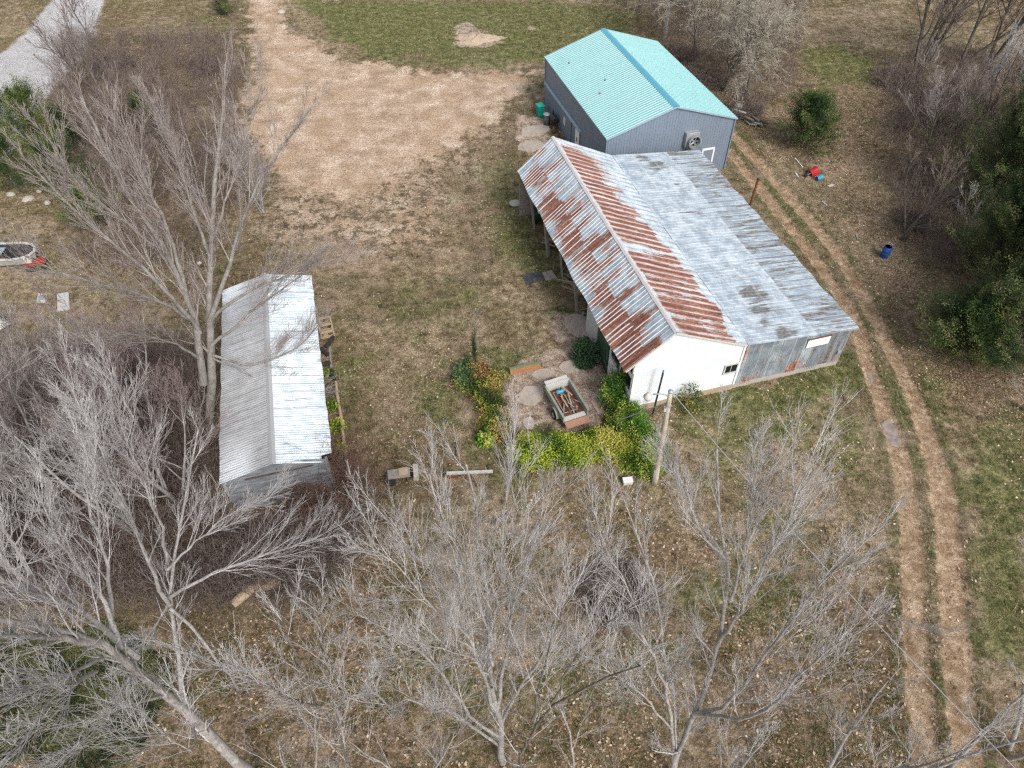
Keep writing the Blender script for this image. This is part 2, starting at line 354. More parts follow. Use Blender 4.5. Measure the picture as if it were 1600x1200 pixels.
c = t.mix(gvm, c, gravc)
ptm = t.math('MULTIPLY', t.attr('patchy'), t.step(t.noise(v, 1.1, 7, .85, .3), .46, .52))
c = t.mix(t.math('MULTIPLY', ptm, .9), c, gravc)
rutc = t.ramp(n2, [(.32, (.24, .16, .09)), (.46, (.33, .23, .145)), (.56, (.45, .335, .225)), (.68, (.62, .50, .37))])
c = t.mix(t.step(t.math('ADD', t.attr('rut'), t.math('ADD', t.math('MULTIPLY', t.math('SUBTRACT', n2, .5), .8), t.math('MULTIPLY', t.math('SUBTRACT', n1, .5), .55))), .3, .78), c, rutc)
roadc = t.ramp(t.math('ADD', t.math('MULTIPLY', n3, .6), t.math('MULTIPLY', n1, .4)), [(.3, (.36, .36, .36)), (.7, (.62, .62, .63))])
c = t.mix(t.attr('road'), c, roadc)
# dark little pits and pale flecks
c = t.mix(t.math('MULTIPLY', t.step(n3, .40, .30), .6), c, (.04, .03, .02))
c = t.mix(t.math('MULTIPLY', t.step(spk2, .965, .985), t.math('MULTIPLY', t.attr('leaf'), .6)), c, (.50, .42, .30))
n4 = t.amp(t.noise(v, 13, 3, .8), 2.4)
c = t.mix(1.0, c, t.mix(t.math('ADD', t.math('MULTIPLY', n3, .55), t.math('MULTIPLY', n4, .45)), (.54, .51, .47), (1.46, 1.42, 1.40)), 'MULTIPLY')
t.base(c); t.bump(t.math('ADD', n2, t.math('MULTIPLY', n3, .5)), .14, .9)
M['ground'] = t.m
atts = dict(straw=straw, green=green, leaf=leaf, dark=dark, pad=pad, gravel=gravel, patchy=patchy, rut=rut, road=road)
fc = lambda A: A[F].mean(1)
isroad = fc(road) > .5; isdrive = (fc(gravel) > .5) & ~isroad; istrack = (np.maximum(fc(rut), 0) > .45) & ~isroad & ~isdrive
for nm, sel, lb in (('ground', ~(isroad | isdrive | istrack), 0), ('gravel_drive', isdrive, 0), ('track', istrack, 0), ('road', isroad, 0)):
    f = F[sel]; used, inv = np.unique(f.ravel(), return_inverse=True)
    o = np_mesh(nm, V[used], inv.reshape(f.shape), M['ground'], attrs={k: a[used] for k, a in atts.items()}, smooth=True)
    tag(o, kind='structure')

# puddles in the left rut
t = NT('muddy_water', .12, 0, .6); v = t.coord(); n = t.noise(v, 3, 4); t.base(t.ramp(n, [(.35, (.20, .155, .13)), (.65, (.34, .27, .24))])); M['mud'] = t.m
for i, (pts) in enumerate([[(1376, 660), (1388, 655), (1400, 668), (1410, 690), (1404, 700), (1392, 696), (1382, 680)], [(1356, 582), (1361, 580), (1367, 592), (1363, 596)], [(1408, 783), (1416, 781), (1417, 792), (1410, 793)]]):
    c0 = [G(*p) for p in pts]; m = MB(); ring = []
    for k in range(len(c0)):
        a, b = c0[k], c0[(k + 1) % len(c0)]
        for q in range(5):
            p = a.lerp(b, q / 5); ring.append((p.x + random.uniform(-.05, .05), p.y + random.uniform(-.05, .05), 0))
    zz = max(float(ground_z(p[0], p[1])) for p in ring) * .4 + min(float(ground_z(p[0], p[1])) for p in ring) * .6 + .01
    m.poly([(p[0], p[1], zz) for p in ring]); tag(m.build('puddle', M['mud']), kind='structure')

# scattered dead leaves and short grass as real geometry
def scatter(name, n, wfun, size, mats, label, cat, upright=False, seed=1):
    r = np.random.default_rng(seed)
    # sample evenly in the picture's part of the ground
    x = r.uniform(-60, 60, n * 4); y = 6 + 92 * r.random(n * 4) ** 1.6
    keep = np.abs(x) < (y * .62 + 18)
    x, y = x[keep], y[keep]; k = r.random(len(x)) < wfun(x, y); x, y = x[k][:n], y[k][:n]; n = len(x)
    z = ground_z(x, y); inb = np.zeros(n, bool)
    for ox, oy, a, x0, x1, y0, y1 in bl:
        lx = (x - ox) * math.cos(a) + (y - oy) * math.sin(a); ly = -(x - ox) * math.sin(a) + (y - oy) * math.cos(a)
        inb |= (lx > x0 + .6) & (lx < x1 - .6) & (ly > y0 + 1) & (ly < y1 - .6)
    x, y, z = x[~inb], y[~inb], z[~inb]; n = len(x)
    s = size * r.uniform(.5, 1.5, n); th = r.uniform(0, 6.28, n); P0 = np.stack([x, y, z], 1)
    u = np.stack([np.cos(th), np.sin(th), r.uniform(-.3, .3, n)], 1) * s[:, None]
    if upright:
        V_ = []; 
        for kk in range(3):
            th2 = th + kk * 2.1; b = np.stack([np.cos(th2), np.sin(th2), 0 * th2], 1)
            lean = np.stack([r.normal(0, .5, n), r.normal(0, .5, n), np.ones(n)], 1) * s[:, None]
            c0 = P0 + b * s[:, None] * .3
            V_ += [c0 - b * .012 - [0, 0, .01], c0 + b * .012 - [0, 0, .01], c0 + lean]
        Vv = np.stack(V_, 1).reshape(-1, 3); Ff = np.arange(len(Vv)).reshape(-1, 3)
        rnd = np.repeat(r.random(n), 9)
    else:
        v_ = np.stack([-np.sin(th), np.cos(th), r.uniform(-.4, .4, n)], 1) * (s * .6)[:, None]
        P0[:, 2] += .015 + np.abs(u[:, 2])*.5
        Vv = np.stack([P0 - u * .5, P0 + v_ * .5, P0 + u * .5, P0 - v_ * .5], 1).reshape(-1, 3); Ff = np.arange(len(Vv)).reshape(-1, 4)
        rnd = np.repeat(r.random(n), 4)
    o = np_mesh(name, Vv, Ff, mats, attrs={'rnd': rnd}); return tag(o, label, cat, kind='stuff')
t = NT('dead_leaves', .9, 0, .2); t.base(t.ramp(t.attr('rnd'), [(0, (.12, .065, .04)), (.4, (.25, .155, .09)), (.7, (.38, .26, .16)), (.92, (.55, .44, .30)), (1, (.62, .54, .42))])); M['leaves'] = t.m
t = NT('grass_blades', .9, 0, .2); t.base(t.ramp(t.attr('rnd'), [(0, (.045, .075, .015)), (.35, (.12, .15, .04)), (.6, (.22, .2, .09)), (1, (.42, .35, .2))])); M['grass'] = t.m
t = NT('tuft_blades', .9, 0, .2); t.base(t.ramp(t.attr('rnd'), [(0, (.05, .06, .02)), (.4, (.13, .11, .055)), (.7, (.24, .19, .11)), (1, (.42, .34, .22))])); M['tuft'] = t.m
t = NT('green_blades', .9, 0, .2); t.base(t.ramp(t.attr('rnd'), [(0, (.03, .065, .008)), (.6, (.085, .15, .02)), (1, (.2, .24, .06))])); M['ggrass'] = t.m
scatter('leaf_litter', 90000, lambda x, y: np.clip(attr_at(leaf, x, y) * sst(.3, .65, fbm(x, y, 3, .35, 3)) * 1.1, 0, 1), .13, M['leaves'], 'fallen brown leaves strewn over the dry grass', 'leaf litter', seed=3)
scatter('dry_grass', 150000, lambda x, y: np.clip(1 - attr_at(gravel, x, y) - attr_at(rut, x, y) - attr_at(road, x, y) - attr_at(pad, x, y) - .85 * attr_at(patchy, x, y), 0.0, 1) * sst(.35, .6, fbm(x, y, 4, .6, 3)), .15, M['grass'], 'short dry tan grass covering the yard', 'grass', True, seed=4)
scatter('grass_tufts', 22000, lambda x, y: np.clip(1 - attr_at(gravel, x, y) * .97 - attr_at(rut, x, y) - attr_at(road, x, y) - attr_at(pad, x, y), 0.0, 1) * sst(.5, .68, fbm(x, y, 8, .45, 4)), .30, M['tuft'], 'taller matted tufts of dead and green grass scattered over the yard', 'grass tufts', True, seed=6)
scatter('green_grass', 60000, lambda x, y: sst(.45, 1.0, attr_at(green, x, y)) * (1 - attr_at(rut, x, y)), .10, M['ggrass'], 'short green winter grass in damp patches of the yard', 'grass', True, seed=5)
# ================================================================ BUILDINGS
def ribbed(name, us, lo, hi, normal, prof, nv, mat, parent, cb=None, thick=.03, ulen=1.0, wave=0):
    """sheet metal or boards: us = positions across, lo/hi(u) give the two edges, prof(u) the relief along the normal"""
    us = np.asarray(us, float); nu = len(us); L = np.array([lo(u) for u in us], float); Hh = np.array([hi(u) for u in us], float)
    s_ = np.linspace(0, 1, nv + 1); N = np.array(normal, float); N /= np.linalg.norm(N)
    V = L[:, None, :] * (1 - s_[None, :, None]) + Hh[:, None, :] * s_[None, :, None]
    V = V + (prof(us)[:, None] * N)[:, None, :]
    dist = np.linalg.norm(Hh - L, axis=1); UU = np.repeat(us[:, None], nv + 1, 1); VV = dist[:, None] * s_[None]
    if wave: V = V + (wave * (fbm(UU, VV, 61, .9, 3) - .5))[..., None] * N
    top = V.reshape(-1, 3); bot = (L[:, None, :] * (1 - s_[None, :, None]) + Hh[:, None, :] * s_[None, :, None] - thick * N).reshape(-1, 3)
    idx = np.arange(nu * (nv + 1)).reshape(nu, nv + 1); a = idx[:-1, :-1].ravel(); b = idx[1:, :-1].ravel(); c = idx[1:, 1:].ravel(); d = idx[:-1, 1:].ravel()
    e1, e2 = Hh[nu // 2] - L[nu // 2], L[-1] - L[0]
    flip = np.dot(np.cross(e2, e1), N) < 0
    Fq = np.stack([a, b, c, d] if not flip else [d, c, b, a], 1); nb = len(top)
    Fb = Fq[:, ::-1] + nb; edge = []
    def strip(ids):
        for p, q in zip(ids[:-1], ids[1:]): edge.append((p, q, q + nb, p + nb))
    strip(idx[:, 0]); strip(idx[:, -1][::-1]); strip(idx[0][::-1]); strip(idx[-1])
    Fall = np.vstack([Fq, Fb, np.array(edge)]); Vall = np.vstack([top, bot]); uv = np.stack([UU.ravel(), VV.ravel()], 1)
    at = {}
    if cb:
        for k, v in cb(UU.ravel(), VV.ravel()).items(): at[k] = np.concatenate([v, v])
    return np_mesh(name, Vall, Fall, mat, parent, attrs=at, uv=np.vstack([uv, uv]))
def rib_us(L, sp, w=.03):
    out = []
    for i in range(int(L / sp) + 1):
        u = i * sp + sp / 2
        if u + w < L: out += [u - w * 1.6, u - w * .6, u + w * .6, u + w * 1.6]
    return np.array([0] + out + [L])
def rib_prof(h, us): 
    p = np.zeros(len(us)); n = (len(us) - 2) // 4
    for i in range(n): p[1 + i * 4 + 1] = h; p[1 + i * 4 + 2] = h
    return p

# ------------------------------------------------ teal-roofed steel shed
def metal_mat(name, c1, c2, dirt, ribsp=None, rough=.5):
    t = NT(name, rough, .0, .5); v = t.coord('UV'); a = t.noise(v, .6, 6, .7); b = t.noise(t.coord('UV', (2.5, .4, 1)), 1.2, 5, .7)
    c = t.mix(a, c1, c2); c = t.mix(t.math('MULTIPLY', t.step(b, .5, .72), .4), c, dirt)
    sh = t.n('ShaderNodeSeparateXYZ'); t.t.links.new(t.coord('UV'), sh.inputs[0])
    cell = t.n('ShaderNodeTexWhiteNoise', noise_dimensions='1D'); t.t.links.new(t.math('FLOOR', t.math('DIVIDE', sh.outputs[0], .92)), cell.inputs['W'])
    c = t.mix(t.math('MULTIPLY', cell.outputs[0], .22), c, tuple(x * .75 for x in c2))
    t.base(c); t.bump(t.noise(v, 3, 3), .01, .3); return t.m
M['teal'] = metal_mat('teal_roof_steel', (.20, .42, .42), (.30, .52, .52), (.14, .33, .35), rough=.42)
M['slate'] = metal_mat('slate_wall_steel', (.16, .20, .255), (.20, .245, .30), (.11, .125, .15), rough=.5)
M['teal_trim'] = simple('teal_ridge_trim', (.10, .38, .50), .45, 0, .1, 1, (.08, .25, .3), .3)
Wt, Lt, He, Ha = 10.85, 15.15, 4.52, 6.28
shed = thing('steel_shed', 'large slate grey steel shed with a bright teal ribbed metal roof', 'shed', (7.63, 50.17, 0), .2703)
us = rib_us(Lt, .285, .04); pr_ = rib_prof(.05, us)
sl = math.atan2(Ha - He, Wt / 2); ov = .12
us2 = us * (Lt + .3) / Lt - .15
for nm, sgn in (('roof', -1), ('roof', 1)):
    xe_ = Wt / 2 + sgn * (Wt / 2 + ov); ze_ = He + .05 - ov * math.tan(sl)
    ribbed(nm, us2, lambda u: (Wt / 2, u, Ha + .05), lambda u: (xe_, u, ze_), (sgn * math.sin(sl), 0, math.cos(sl)), lambda q: pr_, 8, M['teal'], shed, thick=.04)
m = MB(); m.poly([(Wt / 2 - .28, -.16, Ha + .01), (Wt / 2 - .28, Lt + .16, Ha + .01), (Wt / 2, Lt + .16, Ha + .115), (Wt / 2, -.16, Ha + .115)])
m.poly([(Wt / 2, -.16, Ha + .115), (Wt / 2, Lt + .16, Ha + .115), (Wt / 2 + .28, Lt + .16, Ha + .01), (Wt / 2 + .28, -.16, Ha + .01)]); m.build('ridge_cap', M['teal_trim'], shed)
m = MB()
for y in (-.17, Lt + .17):
    m.bar((-ov, y, He - .02), (Wt / 2, y, Ha + .0), .03, .13); m.bar((Wt / 2, y, Ha), (Wt + ov, y, He - .02), .03, .13)
m.bar((-ov - .01, -.18, He - .02), (-ov - .01, Lt + .18, He - .02), .03, .10); m.bar((Wt + ov + .01, -.18, He - .02), (Wt + ov + .01, Lt + .18, He - .02), .03, .10)
m.build('roof_trim', M['blue_trim'], shed)
ztop = lambda x: He + (Ha - He) * (1 - abs(x - Wt / 2) / (Wt / 2)) - .02
uw = rib_us(Wt, .229); pw = rib_prof(.02, uw)
ribbed('front_wall', uw, lambda u: (u, 0, -.05), lambda u: (u, 0, ztop(u)), (0, -1, 0), lambda q: pw, 1, M['slate'], shed, thick=.08)
ribbed('back_wall', uw, lambda u: (u, Lt, -.05), lambda u: (u, Lt, ztop(u)), (0, 1, 0), lambda q: pw, 1, M['slate'], shed, thick=.08)
ul = rib_us(Lt, .229); pl_ = rib_prof(.02, ul)
ribbed('left_wall', ul, lambda u: (0, u, -.05), lambda u: (0, u, He - .03), (-1, 0, 0), lambda q: pl_, 1, M['slate'], shed, thick=.08)
ribbed('right_wall', ul, lambda u: (Wt, u, -.05), lambda u: (Wt, u, He - .03), (1, 0, 0), lambda q: pl_, 1, M['slate'], shed, thick=.08)
for x, y in ((0, 0), (Wt, 0), (0, Lt), (Wt, Lt)): MB().box((x + (-.03 if x == 0 else .03), y + (-.03 if y == 0 else .03), He / 2 - .03), (.1, .1, He - .08)).build('corner_trim', M['slate'], shed)
# sliding door track cover along the left wall
m = MB(); m.box((-.09, 10.2, 2.32), (.14, 9.6, .24), ry=.25); m.build('door_track_cover', M['blue_trim'], shed)
m = MB(); m.box((-.07, 11.3, 1.12), (.05, 7.2, 2.2))
for i in range(31): m.box((-.1, 7.85 + i * .229, 1.12), (.02, .05, 2.18))
m.build('sliding_door', M['slate'], shed)
d = MB().box((-.055, 6.15, 1.02), (.06, .95, 2.02)).build('door', M['white_paint'], shed, bevel=.008)
MB().box((-.1, 6.15, 1.25), (.02, .16, .36)).build('door_window', M['glass'], d)
MB().lathe((-.12, 6.5, 1.0), [(.03, -.03), (.035, 0), (.03, .03)], 10).build('handle', M['galv'], d)
m = MB()
for y in (5.63, 6.67): m.box((-.05, y, 1.04), (.08, .07, 2.1))
m.box((-.05, 6.15, 2.07), (.08, 1.11, .06)); m.build('door_frame', M['slate'], shed)
MB().box((-.125, 9.3, 1.35), (.05, .5, .7)).build('white_panel', M['old_white'], shed, bevel=.01)
# exhaust fan with hood
fx, fz = 7.15, 3.45
f = MB().box((fx, -.2, fz), (1.15, .4, 1.15)).build('exhaust_fan', M['galv'], shed, bevel=.02)
m = MB(); 
for k in range(24):
    a0, a1 = k / 24 * 2 * math.pi, (k + 1) / 24 * 2 * math.pi
    for r0, r1, y0, y1 in ((.48, .55, -.41, -.75), (.44, .55, -.75, -.75), (.40, .44, -.45, -.75)):
        m.poly([(fx + .1 + r0 * math.cos(a0), y0, fz - .08 + r0 * math.sin(a0)), (fx + .1 + r1 * math.cos(a0), y1, fz - .08 + r1 * math.sin(a0)), (fx + .1 + r1 * math.cos(a1), y1, fz - .08 + r1 * math.sin(a1)), (fx + .1 + r0 * math.cos(a1), y0, fz - .08 + r0 * math.sin(a1))])
m.build('shroud', M['galv'], f)
MB().tube([(fx + .1, -.41, fz - .08), (fx + .1, -.46, fz - .08)], .42, 20).build('dark_throat', M['dark_void'], f)
m = MB()
for k in range(5):
    a = k * 2 * math.pi / 5; m.box((fx + .1 + .2 * math.cos(a), -.58, fz - .08 + .2 * math.sin(a)), (.36, .02, .13), ry=-a, rx=.5)
m.tube([(fx + .1, -.64, fz - .08), (fx + .1, -.5, fz - .08)], .07, 10); m.build('fan_blades', M['galv'], f)
m = MB()
for k in range(6): m.bar((fx + .1 - .45, -.76, fz - .5 + k * .17), (fx + .1 + .45, -.76, fz - .5 + k * .17), .012)
m.build('guard', M['black'], f)
d = MB().box((9.0, -.055, 1.05), (.85, .06, 2.1)).build('rear_door', M['slate'], shed, bevel=.008)
MB().box((9.0, -.05, 2.16), (1.1, .08, .14)).box((8.5, -.05, 1.05), (.14, .08, 2.1)).box((9.5, -.05, 1.05), (.14, .08, 2.1)).build('door_frame', M['white_paint'], shed)
for (px_, vy, s_) in ((1.2, 12.4, .06), (1.6, 5.9, .07), (2.6, 7.4, .05)):
    zz = He + (Ha - He) * px_ / (Wt / 2) + .05; MB().tube([(px_, vy, zz), (px_, vy, zz + .12)], [s_, s_ * .7], 10).build('roof_vent', M['rust'], shed)

# ------------------------------------------------ barn with rusty roof and lean-to
def roof_metal(nm='weathered_galvanised_roof', z=1.0):
    t = NT(nm, .6, .0, .5); v = t.coord('UV')
    n = t.amp(t.noise(v, 1.1, 6, .75), 2.2); st = t.amp(t.noise(t.coord('UV', (3.2, .38, 1)), 1.3, 6, .75), 2.8); fine = t.amp(t.noise(v, 5, 4, .75), 2.2)
    st2 = t.amp(t.noise(t.coord('UV', (7, .8, 1)), 1.0, 5, .75), 2.8)
    zinc = t.mix(t.step(n, .3, .7), (.27 * z, .33 * z, .385 * z), (.42 * z, .495 * z, .55 * z)); zinc = t.mix(t.math('MULTIPLY', t.step(st, .5, .95), .6), zinc, (.22 * z, .22 * z, .23 * z))
    zinc = t.mix(t.math('MULTIPLY', t.attr('white'), t.step(t.math('ADD', t.math('MULTIPLY', n, .4), t.math('MULTIPLY', st2, .6)), .25, .8)), zinc, (.70, .75, .75))
    rc = t.ramp(t.math('ADD', t.math('MULTIPLY', st, .6), t.math('MULTIPLY', fine, .4)), [(.2, (.075, .026, .018)), (.42, (.17, .06, .038)), (.6, (.28, .11, .065)), (.85, (.44, .27, .20))])
    k = t.step(t.math('ADD', t.attr('rust'), t.math('ADD', t.math('MULTIPLY', t.math('SUBTRACT', st, .5), .75), t.math('MULTIPLY', t.math('SUBTRACT', st2, .5), .75))), .22, .66)
    c = t.mix(t.step(k, 0, .5), zinc, (.46, .36, .31)); c = t.mix(t.step(k, .35, .8), c, rc)
    md = t.step(t.math('ADD', t.attr('moss'), t.math('ADD', t.math('MULTIPLY', t.math('SUBTRACT', st, .5), 1.0), t.math('MULTIPLY', t.math('SUBTRACT', n, .5), .45))), .42, .80)
    c = t.mix(t.math('MULTIPLY', md, .9), c, t.ramp(fine, [(.3, (.075, .068, .06)), (.7, (.20, .185, .165))]))
    c = t.mix(t.math('MULTIPLY', t.attr('rib'), .75), c, t.mix(st, (.66, .66, .66), (.86, .86, .85)))
    c = t.mix(t.math('MULTIPLY', t.attr('lap'), .6), c, (.16, .12, .10))
    t.base(c); t.bump(t.math('ADD', st, fine), .008, .5)
    return t.m
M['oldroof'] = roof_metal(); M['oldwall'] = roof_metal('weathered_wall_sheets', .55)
def sheetnoise(u, v, w_, vs, seed):
    """random value per sheet; vs = list of row borders"""
    r = np.random.default_rng(seed).random((400, 8)); jit = .28 * (np.random.default_rng(seed + 7).random(400)[(u / w_).astype(int) % 400] - .5); row = sum((v > b + jit).astype(int) for b in vs) if len(vs) else np.zeros(len(u), int)
    return r[(u / w_).astype(int) % 400, row], row
BO, BR = (8.70, 27.13, 0), .2605
barn = thing('barn', 'long old barn with rusty metal gable roof, low lean-to and white clapboard gable', 'barn', BO, BR)
BL = 21.37; xl, zl, zr, xv, zv, xe, ze = -2.717, 3.85, 6.09, 4.756, 3.85, 12.22, 3.15
corr = lambda us: .012 * np.sin(us * 2 * math.pi / .075 * .25)
def crimp(us): return np.where(np.abs((us % .305) - .1525) < .03, .025, 0)
ustep = np.arange(0, BL + .01, .0305)
def cb_left(u, v):
    L = v.max(); s1, row = sheetnoise(u, v, .61, [L * .5], 5); vv = v / L
    r = .17 + .52 * (row == 1) * sst(1.02, .72, vv) + .35 * sst(.12, .3, vv) * (row == 0) * (s1 > .45)
    r = r + (s1 - .5) * .4 + (fbm(u * .8, v * .35, 8, 1, 4) - .5) * 1.1
    r = r + .45 * sst(6, 0, u) * sst(.2, .5, vv) - .5 * sst(19.8, 21, u) 
    s2, _ = sheetnoise(u, v, .305, [L * .5], 15); r += (s2 - .5) * .35
    rib = (np.abs((u % .305) - .1525) < .035) * (sheetnoise(u, v, .305, [L * .5], 25)[0] > .25) * np.clip(.4 + fbm(u, v, 3, 1.5, 3), 0, 1)
    lap = np.maximum((np.abs(v - L * .5) < .04), (v > L - .05)) * .6
    return dict(rust=np.clip(r, -.3, 1.2), rib=rib, white=.55 * sst(.5, .0, vv) * fbm(u, v, 12, .5, 3) * 1.5, moss=np.clip((fbm(u * .8, v, 33, .6, 3) - .58) * 2, 0, .4), lap=lap * 1.0)
def cb_right(u, v):
    L = v.max(); s1, row = sheetnoise(u, v, .61, [L * .45], 6); vv = v / L
    end = .86 - .22 * sst(3, 14, u) + (s1 - .5) * .16
    r = (.80 * sst(end + .08, end - .04, vv)) * sst(0, .05, vv - .02) + (s1 - .5) * .35 + (fbm(u * 1.1, v * .3, 18, 1, 4) - .5) * 1.25
    r -= .55 * sst(19.0, 21, u); r -= .9 * sst(end, end + .12, vv); r -= .35 * sst(10, 16, u) * sst(.35, .55, vv); r -= .5 * sst(.6, 0, np.abs(u - 8.2)) + .3 * sst(.8, 0, np.abs(u - 13)) 
    rib = (np.abs((u % .61) - .305 + .05 * (vnoise(u, v * .3, 14, 1) - .5)) < .05 + .06 * vnoise(np.floor(u / .61), v * .4, 19, 1)) * np.clip(.1 + 1.3 * fbm(u * .7, v, 13, .9, 3), 0, 1)
    return dict(rust=np.clip(r, -.3, 1.2), rib=rib, white=.7 * fbm(u, v, 12, .6, 3) + .2 * (vv < .1), moss=0 * u, lap=(np.abs(v - L * .45) < .03) * .5)
def cb_flat(u, v):
    L = v.max(); vv = v / L; b2 = .60
    strip, _ = sheetnoise(u, v, .61, [L * b2], 44)
    moss = np.where(vv > b2, .46 + (strip - .5) * .25 + .5 * (fbm(u * .9, v * .5, 45, 1, 4) - .42), 0)
    m2 = sst(.10, .30, vv) * sst(.58, .40, vv) * .95 * sst(.36, .70, fbm(u * .8, v * .7, 46, .55, 4)) 
    m2 = .85 * m2 * (.2 + .9 * sst(.4, .62, fbm(u * 2.2, v * .35, 53, 1, 3))) + .35 * sst(.14, .0, np.abs(vv - .30)) * sst(.4, .7, fbm(u, v, 52, .5, 3))
    moss = np.maximum(moss, m2)
    white = np.where((vv > .05) & (vv < b2), .25 + .8 * (fbm(u, v, 47, .35, 4) - .35), .12) + .25 * sst(.03, .0, vv)
    seam = np.maximum.reduce([np.abs(v - L * q) < .05 for q in (.02, .22, .40, b2)]) * .5 * fbm(u, v, 49, 1, 3)
    rib = (np.abs((u % .61) - .305) < .03) * .35 * (vv > b2)
    lap = ((u % .61) < .07) * (vv > b2) * 1.2 * (sheetnoise(u, v, .61, [], 60)[0] > .25) * np.clip(.3 + fbm(u, v, 61, .8, 2), 0, 1) + ((u % .61) < .06) * sst(.16, .3, vv) * (vv < b2) * sst(.45, .65, fbm(u, v, 62, .5, 3))
    rust = np.where(vv > b2, .1 * (strip > .8) + .25 * (fbm(u, v, 48, .5, 3) - .4), -.3) + 0 * u
    return dict(rust=rust, rib=np.maximum(rib, seam * .8), white=np.clip(white, 0, .9), moss=np.clip(moss, 0, 1), lap=lap * .8)
sag = lambda u: -.07 * math.sin(math.pi * min(max(u / BL, 0), 1)) 
ribbed('roof', ustep, lambda u: (-.04, u - .2, zr + .05 + sag(u)), lambda u: (xl + .05 * math.sin(u * 1.3), u - .2, zl + sag(u) * 1.3 + .02 * math.sin(u * 2.1)), (-.64, 0, .77), crimp, 40, M['oldroof'], barn, cb_left, wave=.05)
ribbed('roof', ustep, lambda u: (.04, u - .2, zr + .05 + sag(u)), lambda u: (xv, u - .2, zv + .05), (.43, 0, .9), crimp, 44, M['oldroof'], barn, cb_right, wave=.05)
ribbed('lean_to_roof', ustep, lambda u: (xv + .02, u - .2, zv + .045), lambda u: (xe + .04 * math.sin(u * 2.7), u - .2, ze + .03 * math.sin(u * 1.1)), (.09, 0, 1), lambda q: crimp(q) * .7, 60, M['oldroof'], barn, cb_flat, wave=.06)
m = MB(); seg = 30
for i in range(seg):
    y0, y1 = -.22 + i * BL / seg, -.22 + (i + 1) * BL / seg; za, zb = zr + .11 + sag(y0 + .2) + .02 * math.sin(i * 3), zr + .11 + sag(y1 + .2) + .02 * math.sin(i * 3 + 3)
    m.poly([(-.13, y0, za - .085), (-.13, y1, zb - .085), (0, y1, zb), (0, y0, za)]); m.poly([(0, y0, za), (0, y1, zb), (.13, y1, zb - .06), (.13, y0, za - .06)])
m.build('ridge_cap', simple('rusty_white_ridge', (.70, .68, .66), .6, 0, .3, 6, (.32, .16, .10), .9), barn)
m = MB(); m.bar((-.02, -.17, zr - .04), (xl + .1, -.17, zl - .02), .04, .16); m.bar((.02, -.17, zr - .04), (xv, -.17, zv - .04), .04, .16); m.build('rake_board', M['old_white'], barn)
# white gable wall of lap boards
t = NT('white_clapboard', .55, 0, .4); v = t.coord('UV'); a = t.noise(t.coord('UV', (.4, 2.2, 1)), 1.2, 5, .6); b = t.noise(v, 6, 4)
t.base(t.mix(t.math('MULTIPLY', t.step(t.math('MULTIPLY', a, b), .22, .4), .5), t.mix(t.step(a, .35, .65), (.60, .66, .70), (.74, .755, .76)), (.50, .50, .49))); M['clap'] = t.m
xw = -2.0
def gtop(x): return (zr + (zl - zr) * (x / xl) if x < 0 else zr + (zv - zr) * x / xv) - .03
# clapboards run horizontally: one sheet per course
Vb, Fb, uvb = [], [], []
z0 = .45; cz = z0; k = 0
while cz < zr - .05:
    z1 = min(cz + .20, zr - .03)
    def xs(z):
        l = xw if z <= gtop(xw) else xl * (zr - .03 - z) / (zr - zl); r_ = xv + .02 if z <= gtop(xv) else xv * (zr - .03 - z) / (zr - zv); return l, r_
    (la, ra), (lb, rb) = xs(cz), xs(z1); n = len(Vb)
    Vb += [(la, -.017, cz), (ra, -.017, cz), (rb, -.009, z1), (lb, -.009, z1), (la, -.0, cz), (ra, 0, cz)]
    uvb += [(la, cz), (ra, cz), (rb, z1), (lb, z1), (la, cz), (ra, cz)]
    Fb += [(n, n + 1, n + 2, n + 3), (n + 4, n + 5, n + 1, n)]; cz = z1; k += 1
gw = np_mesh('gable_wall', np.array(Vb), np.array(Fb), M['clap'], barn, uv=np.array(uvb))
MB().poly([(xw, .04, -.05), (xv, .04, -.05), (xv, .04, zv - .06), (0, .04, zr - .08), (xw, .04, gtop(xw) - .05)]).poly([(xw, .08, -.05), (xw, .08, gtop(xw) - .05), (0, .08, zr - .08), (xv, .08, zv - .06), (xv, .08, -.05)]).build('gable_backing', M['old_white'], barn)
MB().box(((xw + xv) / 2, -.01, .2), (xv - xw, .12, .5)).build('foundation', M['brick'], barn)
MB().box((xw + .05, -.05, 1.75), (.14, .05, 3.2)).build('corner_board', M['white_paint'], barn); MB().box((xv - .02, -.05, 2.12), (.12, .05, 3.35)).build('corner_board', M['white_paint'], barn)
wn = MB().box((4.22, -.06, 2.32), (.9, .06, .08)).box((4.22, -.06, 1.62), (.9, .09, .09)).box((3.81, -.06, 1.97), (.08, .06, .62)).box((4.63, -.06, 1.97), (.08, .06, .62)).build('window', M['old_white'], barn)
MB().box((4.22, -.04, 1.97), (.74, .03, .62)).build('pane', M['glass'], wn); MB().box((4.22, -.06, 1.97), (.03, .02, .62)).build('glazing_bar', M['old_white'], wn)
